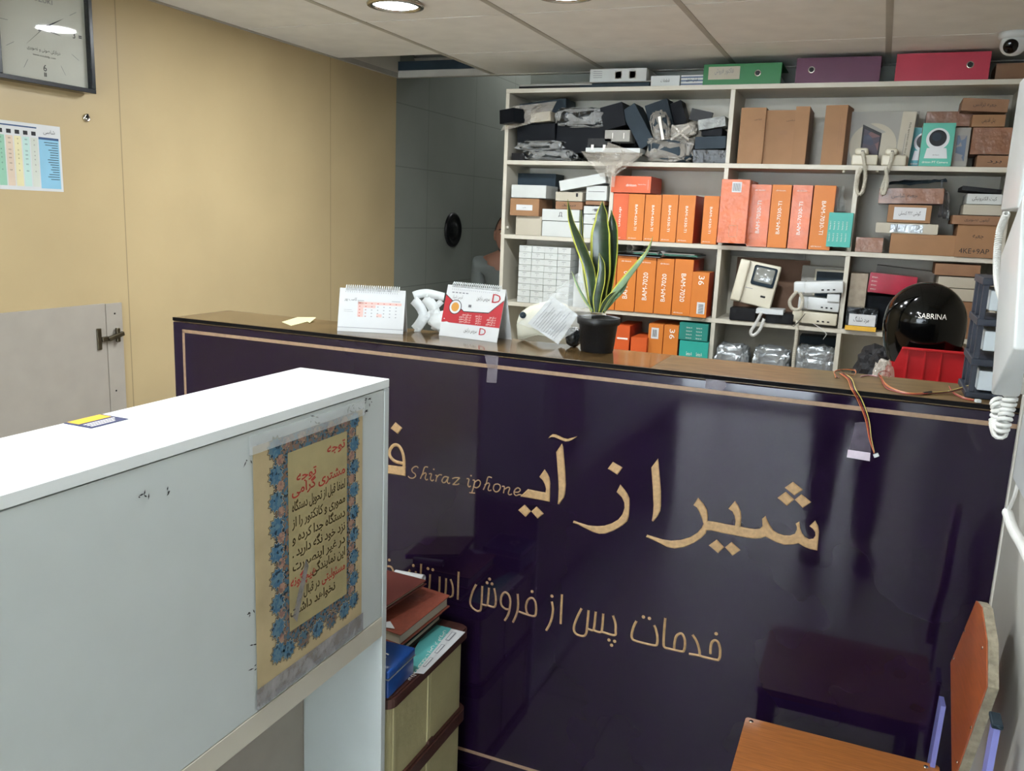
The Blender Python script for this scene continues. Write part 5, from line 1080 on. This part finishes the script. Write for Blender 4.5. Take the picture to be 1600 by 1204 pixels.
# snake plant
px_, py_ = -.613, 1.998
t = thing('potted_plant', 'snake plant with yellow edged leaves in a black nursery pot on the counter', 'plant', (px_, py_, ZT))
MB().lathe([(.001, 0), (.037, 0), (.040, .002), (.047, .066), (.052, .068), (.0525, .084), (.050, .0845), (.048, .078), (.046, .070)], (px_, py_, zL), mat('black_pot', '#1b1d1f', .45, bump=.1), seg=40, caps=False).build('pot', t)
MB().lathe([(.0005, .078), (.03, .076), (.0475, .074)], (px_, py_, zL), mat('soil', '#3b2f22', .95, var=.4, vs=80, bump=1, bs=90), seg=24, caps=False).build('soil', t)
M_leaf = mat('dark_leaf', '#213821', .35, var=.35, vs=18, coat=.25, stretch=(1, 1, 5)); M_ledge_y = mat('yellow_leaf_edge', '#c3c651', .4, var=.1, vs=20); M_pale = mat('pale_leaf', '#7f9b7c', .35, var=.3, vs=18, coat=.2)
def leaf(pts, ws, tw, fold, m, y0=0, pale=False):
    """pts: list of photo points and depth offsets along the leaf; ws: half widths"""
    q = [P3(p[0], p[1], py_+p[2]) for p in pts]; n0 = len(q); fine, wf = [], []
    for i in range(n0-1):
        a, c_, d, e = q[max(i-1, 0)], q[i], q[i+1], q[min(i+2, n0-1)]; w0, w1 = ws[i], ws[i+1]
        for k in range(6):
            s_ = k/6; fine.append(.5*((2*c_)+(d-a)*s_+(2*a-5*c_+4*d-e)*s_*s_+(3*c_-a-3*d+e)*s_**3)); wf.append(w0+(w1-w0)*(s_*s_*(3-2*s_)))
    fine.append(q[-1]); wf.append(ws[-1]); n = len(fine); prof = [-1, -.8, -.4, 0, .4, .8, 1]; vs = []
    for i in range(n):
        tt = (fine[min(i+1, n-1)]-fine[max(i-1, 0)]).normalized(); ang = D(tw[0]+(tw[1]-tw[0])*i/(n-1)); s_ = tt.cross(Y3).normalized(); y_ = s_.cross(tt)
        side = s_*math.cos(ang)+y_*math.sin(ang); nr = side.cross(tt)
        for a in prof: vs.append(fine[i]+side*(a*wf[i])+nr*((1-a*a)*fold*wf[i]))
    b = MB(); c7 = len(prof)
    k0 = len(b.v); th = Vector((0, .0012, 0)); V2 = vs+[v+th for v in vs]; N_ = len(vs)
    for off, rev in ((0, 0), (N_, 1)):
        for j in range(c7-1):
            mm = M_ledge_y if j in (0, c7-2) else m
            fs = [[off+i*c7+j, off+(i+1)*c7+j, off+(i+1)*c7+j+1, off+i*c7+j+1] for i in range(n-1)]
            if rev: fs = [f[::-1] for f in fs]
            kk = b._m(mm)
            for f in fs: b.f.append(f); b.mi.append(kk); b.sm.append(True)
    for j in (0, c7-1):
        kk = b._m(M_ledge_y)
        for i in range(n-1): b.f.append([i*c7+j, (i+1)*c7+j, N_+(i+1)*c7+j, N_+i*c7+j]); b.mi.append(kk); b.sm.append(True)
    b.v = [Vector(v) for v in V2]; b.build('leaf', t)
leaf([(934, 488, .0), (936, 460, .002), (938, 420, .004), (938, 370, .004), (940, 340, .002), (941, 313, .0)], [.010, .020, .027, .026, .017, .0008], (0, 12), .25, M_leaf)
leaf([(928, 488, -.012), (925, 460, -.018), (920, 420, -.022), (905, 380, -.024), (892, 345, -.022), (887, 311, -.02)], [.008, .013, .017, .016, .010, .0008], (10, 35), .3, M_leaf)
leaf([(940, 488, .012), (948, 455, .02), (955, 400, .024), (957, 360, .022), (955, 328, .02)], [.008, .013, .015, .013, .0008], (-20, 0), .3, M_leaf)
leaf([(942, 486, -.02), (955, 462, -.03), (975, 438, -.036), (996, 412, -.036), (1012, 390, -.03), (1020, 369, -.028)], [.006, .009, .013, .011, .007, .0006], (30, 60), .5, M_pale)
leaf([(944, 486, -.01), (956, 470, -.02), (972, 452, -.03), (980, 436, -.03), (990, 424, -.03)], [.004, .007, .009, .007, .0006], (20, 50), .5, M_pale)
leaf([(926, 486, -.025), (915, 470, -.035), (903, 448, -.04), (893, 424, -.04)], [.003, .0055, .004, .0005], (40, 20), .4, M_pale)
leaf([(932, 488, -.02), (933, 465, -.026), (938, 440, -.03), (940, 415, -.03), (936, 395, -.028)], [.006, .011, .012, .009, .0006], (0, 10), .3, M_leaf)
leaf([(924, 486, .015), (916, 440, .03), (910, 390, .04), (908, 350, .042), (908, 328, .042)], [.004, .006, .006, .004, .0005], (0, 10), .3, M_leaf)
leaf([(938, 488, -.03), (944, 474, -.036), (953, 462, -.04), (962, 455, -.04)], [.004, .006, .005, .0005], (0, 30), .4, M_leaf)
pack('foil_packet', 'dark shiny foil packet behind the plant pot at its left side', 'packet', (-.685, 2.03, 0), (.04, .05, .05), M_bubble, zb=ZT, seed=41, pw=.9)
# organiser tower at the right end of the ledge
M_dnavy = mat('dark_navy_plastic', '#1c2433', .45, var=.1); M_bwhite = mat('bluish_white_plastic', '#c3cdd2', .4, var=.03)
ox0, ox1, oy0, oy1 = .192, .272, 1.895, 2.06; oz = ZT+.0006
t = thing('drawer_tower', 'dark navy mini drawer tower with white drawers at the right end of the ledge', 'organiser', ((ox0+ox1)/2, (oy0+oy1)/2, ZT))
zt = U(1540, 432, 1, 1.95).z; hh = (zt-oz)/3
b = MB(); b.box(ox0-.006, ox1+.006, oy0-.006, oy1, oz, oz+.012, M_dnavy, .002); b.build('base', t)
for x, y in ((ox0, oy0), (ox1-.010, oy0), (ox0, oy1-.012), (ox1-.010, oy1-.012), (ox0, (oy0+oy1)/2)): 
    b = MB(); b.box(x, x+.010, y, y+.014, oz+.012, zt-.01, M_dnavy, .001); b.build('post', t)
for k in range(1, 4):
    b = MB(); b.box(ox0-.003, ox1+.003, oy0-.003, oy1, oz+hh*k-.014, oz+hh*k, M_dnavy, .0015); b.build('tier', t)
for k in range(3): MB().box(ox0+.014, ox1-.002, oy0+.004, oy1-.01, oz+hh*k+.016, oz+hh*(k+1)-.024, M_bwhite, .002).build('drawer', t)
carton('red_box', 'small dark red carton right behind the wires at the end of the ledge', 'box', (1556, 560, 1590, 615), 2.0, .05, mat('dull_red_card', '#7c2f33', .5), zb=None)
# wires
WC = {k: mat('wire_'+k, c, .4, var=.02) for k, c in (('red', '#a3342f'), ('orange', '#cf7a45'), ('yellow', '#d8c06a'), ('black', '#141414'), ('brown', '#6b3a26'))}
def LP(px, py, h=.002): p = U(px, py, 2, ZT+h); return p
t = thing('wire_harness', 'thin coloured wires hanging over the counter edge with a white plug', 'wires', (.0, 1.9, ZT))
for k, (c_, o) in enumerate((('red', 0), ('red', 2.5), ('black', 5), ('yellow', 7))):
    edge = U(1331+o, 599, 1, YC-.004)
    b = MB(); b.tube(spline([LP(1312+o, 583, .003), LP(1324+o, 592, .006), Vector((edge.x, YC-.003, ZT+.003)), U(1340+o, 625, 1, YC-.004), U(1352+o*.8, 655, 1, YC-.005), U(1358+o*.5, 685, 1, YC-.005), U(1366, 708-o*.3, 1, YC-.005)]), .0009, WC[c_ if k != 0 else 'orange'], 6); b.build('wire', t)
p = U(1369, 711, 1, YC-.005); MB().cbox(p, (.010, .005, .007), M_pwhite, RY(D(-30)), .0006).build('plug', t)
b = MB(); 
for k in range(3): b.tube(spline([LP(1306+3*k, 590, .002), LP(1304, 580+k, .006), LP(1316, 577, .009), LP(1336, 579-k, .008), LP(1334, 586, .004), LP(1322, 584, .006), LP(1312, 579, .003)]), .0008, WC['brown' if k else 'orange'], 6)
b.build('wire_loop', t)
t = thing('wire_bundle', 'orange, yellow and black wires lying along the ledge before the drawer tower', 'wires', (.1, 1.9, ZT))
for k, c_ in enumerate(('orange', 'orange', 'brown', 'red')):
    MB().tube(spline([LP(1376, 586+k, .006), LP(1384, 599+k*2, .003), LP(1402, 609+k, .002), LP(1425, 614+k*.6, .003), LP(1450, 613+k*.5, .003)]), .0009, WC[c_], 6).build('wire', t)
for k, c_ in enumerate(('yellow', 'black', 'brown')): MB().tube(spline([LP(1450, 613+k*.7, .003), LP(1480, 611+k, .004), LP(1510, 603+k*1.3, .012), LP(1535, 594+k, .02), LP(1562, 582+k, .03)]), .0011, WC[c_], 6).build('wire', t)
b = MB(); b.tube([LP(1443, 614, .003), LP(1455, 612.5, .003)], .0028, WC['black'], 8); b.build('tape_joint', t)
for k, c_ in enumerate(('orange', 'brown', 'red')): MB().tube(spline([LP(1483, 603, .01), LP(1490, 612+k, .003), LP(1505, 620+k, .002), LP(1522, 624+k*.8, .002)]), .0009, WC[c_], 6).build('wire', t)
MB().cbox(LP(1528, 626, .004), (.010, .008, .006), M_pwhite, RZ(D(30)), .0006).build('plug', t)
b = MB()
for k in range(3): b.tube(spline([LP(1376+k, 590, .004), LP(1373, 583, .012), LP(1382, 579, .016), LP(1391, 584, .010), LP(1388, 590, .003)]), .0008, WC['brown' if k else 'red'], 6)
b.tube(spline([LP(1345, 588, .002), LP(1358, 586, .002), LP(1372, 588, .002)]), .0014, mat('pink_wire', '#b98a92', .4), 6); b.build('wire_loop', t)
# ================================================================ intercom phones on the right wall
def wall_phone(label, xf, top, bot, yn, yf, cord, cordr, turns, hs_dx=.034, tilt=0):
    """xf: face of the handset; top, bot heights; yn, yf near and far y"""
    t = thing('wall_intercom', label, 'phone', (.28, (yn+yf)/2, bot))
    MB().box(.236, .2795, yn-.03, yf+.004, bot-.012, top+.012, M_pwhite, .006, seg=3).build('base', t)
    b = MB(); b.box(xf, xf+hs_dx, yn, yf, bot, top, M_pwhite, .004, seg=3, M=Matrix.Translation((0, yf, bot)) @ Matrix.Rotation(-tilt, 4, 'X') @ Matrix.Translation((0, -yf, -bot))); hs = b.build('handset', t)
    b = MB(); b.box(xf+hs_dx-.001, .2365, yn+.004, yf-.004, top-.05, top-.01, M_pwhite, .003); b.box(xf+hs_dx-.001, .2365, yn+.004, yf-.004, bot+.01, bot+.05, M_pwhite, .003); b.build('cradle', t)
    b = MB(); b.box(xf+.012, xf+.022, yn-.001, yn+.001, bot+.03, bot+.055, M_gbox); b.build('notch', hs)
    if cord: b = MB(); coil(b, cord, cordr, cordr*.40, turns, M_cordw, 10); b.build('coiled_cord', t)
    return t
Q = lambda px, py, x: U(px, py, 0, x)
x_f = .165; a = Q(1563, 330, x_f); top1 = Q(1592, 128, x_f).z; far = Q(1563, 330, x_f).y; near = Q(1588, 332, x_f).y
wall_phone('upper white wall intercom with upright handset at the right edge', x_f, top1, a.z, near, far, [Q(1573, 333, .19), Q(1562, 362, .19), Q(1558, 400, .19), Q(1559, 440, .19), Q(1570, 478, .19)], .0048, 20)
x_f = .160; a = Q(1548, 617, x_f); top2 = Q(1586, 362, x_f).z; far = Q(1548, 617, x_f).y; near = Q(1576, 618, x_f).y; tl = math.atan2(Q(1566, 365, x_f).y-far, top2-a.z)
wall_phone('lower white wall intercom with handset hanging beside the counter', x_f, top2, a.z, near, far, [Q(1587, 500, .195), Q(1586, 530, .195), Q(1584, 560, .195), Q(1582, 590, .195), Q(1580, 615, .195), Q(1574, 640, .193), Q(1568, 662, .19), Q(1562, 676, .188), Q(1557, 660, .188), Q(1560, 640, .188), Q(1557, 625, .185)], .0078, 46, tilt=tl)
t = thing('wall_intercom', 'third white wall intercom cut by the right edge, low beside the counter', 'phone', (.28, .9, .9))
p0 = Q(1581, 748, .235); MB().box(.235, .2795, p0.y-.2, p0.y, p0.z, p0.z+.24, M_pwhite, .006, seg=3).build('base', t)
b = MB(); b.tube(spline([Q(1592, 748, .25), Q(1585, 775, .25), Q(1574, 800, .25)]), .003, M_cordw, 8); coil(b, [Q(1574, 800, .25), Q(1583, 826, .25), Q(1597, 850, .25), Q(1612, 880, .25)], .0065, .0024, 22, M_cordw, 10); b.build('coiled_cord', t)
# edge strip of the wall where it meets the counter
struct(MB().box(.276, .2795, 1.822, 1.8345, 0, 2.19, mat('pale_edge', '#c9c7be', .3)).build('trim_3'))
# ================================================================ man in the passage
def skin_body(name, joints, bones, m, root, parent, sub=2):
    me = bpy.data.meshes.new(name); ks = list(joints); base = wloc(parent)
    me.from_pydata([Vector(joints[k][0])-base for k in ks], [(ks.index(a), ks.index(c)) for a, c in bones], [])
    o = bpy.data.objects.new(name, me); C.objects.link(o); o.parent = parent
    md = o.modifiers.new('skin', 'SKIN'); md.use_smooth_shade = True
    for i, k in enumerate(ks):
        r = joints[k][1]; r = r if isinstance(r, tuple) else (r, r)
        me.skin_vertices[0].data[i].radius = r; me.skin_vertices[0].data[i].use_root = (k == root)
    s = o.modifiers.new('sub', 'SUBSURF'); s.levels = sub; s.render_levels = sub
    dg = bpy.context.evaluated_depsgraph_get(); dg.update(); nm = bpy.data.meshes.new_from_object(o.evaluated_get(dg))
    nm.materials.clear(); nm.materials.append(m); nm.polygons.foreach_set('use_smooth', [True]*len(nm.polygons)); o.modifiers.clear(); o.data = nm; return o
M_skin = mat('skin', '#85604f', .5, var=.08); M_hair = mat('dark_hair', '#231c18', .8, bump=.8, bs=150, var=.3); M_shirt = mat('grey_shirt', '#5d6462', .8, bump=.2, bs=40); M_trouser = mat('dark_trousers', '#23252c', .8); M_shoe = mat('black_shoe', '#101010', .4)
def man(label, HX, HY, HZ, sc_, shirt, yaw_, arms):
    t = thing('person', label, 'person', (HX, HY, 0))
    def J(x, y, z_): return (HX+x, HY+y, z_*sc_)
    J_ = {'pel': (J(0, .02, .84), (.14, .10)), 'wst': (J(0, .02, 1.0), (.125, .09)), 'chs': (J(0, .02, 1.16), (.155, .10)), 'nck0': (J(0, .02, 1.25), (.10, .075)), 'nck': (J(0, .01, 1.31), .055), 'ntop': (J(0, .0, 1.37), .052)}
    bn = [('pel', 'wst'), ('wst', 'chs'), ('chs', 'nck0'), ('nck0', 'nck'), ('nck', 'ntop')]
    for s_, n_ in ((-1, 'l'), (1, 'r')):
        J_.update({n_+'sh': (J(s_*.17, .02, 1.215), .055), n_+'el': (J(s_*.21, .06, .97), .043), n_+'wr': (J(s_*.19, -.08, .80), .03), n_+'hd': (J(s_*.185, -.12, .75), (.035, .018)),
                   n_+'hp': (J(s_*.085, .02, .78), .085), n_+'kn': (J(s_*.095, .0, .43), .058), n_+'an': (J(s_*.10, .03, .09), .04), n_+'ft': (J(s_*.11, -.09, .045), (.042, .035))})
        bn += [('nck0', n_+'sh'), (n_+'sh', n_+'el'), (n_+'el', n_+'wr'), (n_+'wr', n_+'hd'), ('pel', n_+'hp'), (n_+'hp', n_+'kn'), (n_+'kn', n_+'an'), (n_+'an', n_+'ft')]
        if arms:
            J_[n_+'el'] = (J(s_*.20, -.04, 1.03), .042); J_[n_+'wr'] = (J(s_*.085, -.13, 1.20), .03); J_[n_+'hd'] = (J(s_*.07, -.165, 1.245), (.035, .018))
        hx_, hy_, hz_ = (.07, -.165, 1.245) if arms else (.185, -.12, .75)
        for k, (fx, L_) in enumerate(((-.024, .055), (-.009, .068), (.008, .064), (.023, .05))):
            J_[n_+'f%da' % k] = (J(s_*hx_+(0 if arms else fx), hy_-.015, hz_-.015+(fx if arms else 0)), .0085); J_[n_+'f%db' % k] = (J(s_*(hx_-(L_*.55 if arms else 0))+(0 if arms else fx*1.15), hy_-(.022 if arms else .015+L_*.6), hz_-.005+(fx*1.2 if arms else -.025-L_*.25)), .0075); J_[n_+'f%dc' % k] = (J(s_*(hx_-(L_*.8 if arms else 0))+(0 if arms else fx*1.2), hy_-(.012 if arms else .015+L_*.8), hz_-.005+(fx*1.3 if arms else -.03-L_*.65)), .0065)
            bn += [(n_+'hd', n_+'f%da' % k), (n_+'f%da' % k, n_+'f%db' % k), (n_+'f%db' % k, n_+'f%dc' % k)]
        J_[n_+'t0'] = (J(s_*(hx_-.03), hy_+.008, hz_+.0), .010); J_[n_+'t1'] = (J(s_*(hx_-.045), hy_-(0 if arms else .03), hz_+(.015 if arms else -.01)), .008); bn += [(n_+'hd', n_+'t0'), (n_+'t0', n_+'t1')]
    body = skin_body('body', J_, bn, M_skin, 'pel', t)
    # head: shaped sphere with brow, nose, jaw and ears
    def head(cx_, cy_, cz_, yaw):
        bm = bmesh.new(); bmesh.ops.create_icosphere(bm, subdivisions=5, radius=1)
        g = lambda p, c_, s_: math.exp(-sum(((p[i]-c_[i])/s_[i])**2 for i in range(3)))
        for v in bm.verts:
            p = v.co.copy(); q = Vector((p.x*.076, p.y*.094, p.z*.118))
            if p.z < 0: q.x *= 1-.22*(-p.z)**1.5; q.y *= 1-.10*(-p.z)
            f = -p.y
            q.y -= .020*g(p, (0, -1, -.12), (.16, .4, .16)) + .012*g(p, (0, -1, .08), (.10, .4, .22)) + .006*g(p, (0, -.9, -.85), (.3, .5, .18)) + .005*g(p, (0, -1, .24), (.5, .4, .07)) + .006*g(p, (0, -1, -.42), (.24, .4, .10))
            q.y += .009*(g(p, (.32, -.95, .10), (.17, .4, .09)) + g(p, (-.32, -.95, .10), (.17, .4, .09))) + .002*g(p, (0, -1, -.46), (.2, .4, .02))
            v.co = q
        M = Matrix.Translation((cx_, cy_, cz_)) @ Matrix.Rotation(yaw, 4, 'Z')
        hd = MB().bm(bm, M_skin, True, M)
        for s_ in (-1, 1): hd.blob(M @ Vector((s_*.077, .008, .0)), (.018, .034, .060), M_skin, RZ(yaw+s_*D(-15)), rough=.08, sub=3)
        ho = hd.build('head', t)
        b = MB()
        for s_ in (-1, 1): b.blob(M @ Vector((s_*.030, -.080, .012)), (.024, .018, .012), M_cbox, rough=0, sub=3)
        for s_ in (-1, 1): b.blob(M @ Vector((s_*.030, -.0885, .012)), (.010, .004, .010), M_black, rough=0, sub=2)
        b.build('eye', ho)
        bm = bmesh.new(); bmesh.ops.create_icosphere(bm, subdivisions=4, radius=1); dl = []
        for v in bm.verts:
            p = v.co
            if p.z < .62 + .35*(-p.y) - .9*max(0, p.y) and not (p.y > -.1 and p.z > -.25): dl.append(v)
            v.co = Vector((p.x*.080, p.y*.098, p.z*.122+.002))
        bmesh.ops.delete(bm, geom=dl, context='VERTS'); b = MB().bm(bm, M_hair, True, M)
        for s_ in (-1, 1): b.tube([M @ Vector((s_*.012, -.096, .030)), M @ Vector((s_*.030, -.096, .036)), M @ Vector((s_*.048, -.084, .031))], [.003, .0045, .002], M_hair, 6)
        b.build('hair', ho)
        b = MB(); b.tube([M @ Vector((x_, -.099+abs(x_)*.5, -.047-abs(x_)*.35)) for x_ in (-.034, -.02, -.008, .008, .02, .034)], [.003, .008, .009, .009, .008, .003], M_hair, 8); b.build('moustache', ho)
        MB().tube([M @ Vector((x_, -.093+abs(x_)*.45, -.062)) for x_ in (-.022, 0, .022)], [.002, .005, .002], mat('lips', '#7d4a42', .5), 8).build('mouth', ho)
        bm = bmesh.new(); bmesh.ops.create_icosphere(bm, subdivisions=4, radius=1); dl = []
        for v in bm.verts:
            p = v.co
            if p.z > -.52 or p.y > .1: dl.append(v)
            q = Vector((p.x*.079, p.y*.098, p.z*.124))
            if p.z < 0: q.x *= 1-.22*(-p.z)**1.5; q.y *= 1-.10*(-p.z)
            v.co = q
        bmesh.ops.delete(bm, geom=dl, context='VERTS'); MB().bm(bm, mat('greying_beard', '#3a322c', .85, var=.5, vs=90, bump=.6, bs=160), True, M).build('beard', ho)
    head(HX, HY-.02, HZ+.0, yaw_)
    # clothing follows the body
    def grow(names, bones, d, m, nm, root):
        jj = {k: (J_[k][0], tuple(q+d for q in (J_[k][1] if isinstance(J_[k][1], tuple) else (J_[k][1],)*2))) for k in names}
        return skin_body(nm, jj, bones, m, root, t)
    J_['lcu'] = (tuple(Vector(J_['lel'][0]).lerp(Vector(J_['lwr'][0]), .85)), .034); J_['rcu'] = (tuple(Vector(J_['rel'][0]).lerp(Vector(J_['rwr'][0]), .85)), .034)
    grow(['pel', 'wst', 'chs', 'nck0', 'lsh', 'rsh', 'lel', 'rel', 'lcu', 'rcu'], [('pel', 'wst'), ('wst', 'chs'), ('chs', 'nck0'), ('nck0', 'lsh'), ('nck0', 'rsh'), ('lsh', 'lel'), ('rsh', 'rel'), ('lel', 'lcu'), ('rel', 'rcu')], .022, shirt, 'shirt', 'pel')
    grow(['pel', 'lhp', 'rhp', 'lkn', 'rkn', 'lan', 'ran'], [('pel', 'lhp'), ('pel', 'rhp'), ('lhp', 'lkn'), ('rhp', 'rkn'), ('lkn', 'lan'), ('rkn', 'ran')], .016, M_trouser, 'trousers', 'pel')
    for n_, s_ in (('l', -1), ('r', 1)): 
        b = MB(); b.blob(J(s_*.108, -.045, .047), (.105, .27, .09), M_shoe, rough=0, sub=3, pw=.8); b.build('shoe', t)
    return t
pm = U(797, 368, 1, 4.5)
man('man with moustache in a grey shirt looking past the left edge of the shelves', pm.x, 4.5, pm.z, 1.0, M_shirt, D(18), 0)
ph = man('person in dark clothes standing before the counter, seen only as its dark reflection', -.03, -.30, 1.60, 1.12, mat('dark_shirt', '#26262c', .8), 0, 1)
ph.rotation_euler.z = PI
# unseen lamp added to lighten the passage beyond the shelves
l = bpy.data.lights.new('passage_fill_light', 'AREA'); l.shape = 'DISK'; l.size = .3; l.energy = 3; l.color = (1, .97, .9)
t = thing('ceiling_lamp', 'unseen round lamp added high in the rear passage to lighten its tiles', 'lamp', (-2.05, 5.7, 3.1))
MB().lathe([(.15, 0), (.16, -.02), (.15, -.03), (.001, -.03)], (-2.05, 5.7, 3.1), M_lamp, caps=False).build('lens', t)
o = bpy.data.objects.new('passage_fill_light', l); C.objects.link(o); o.location = (0, 0, -.045); o.parent = t
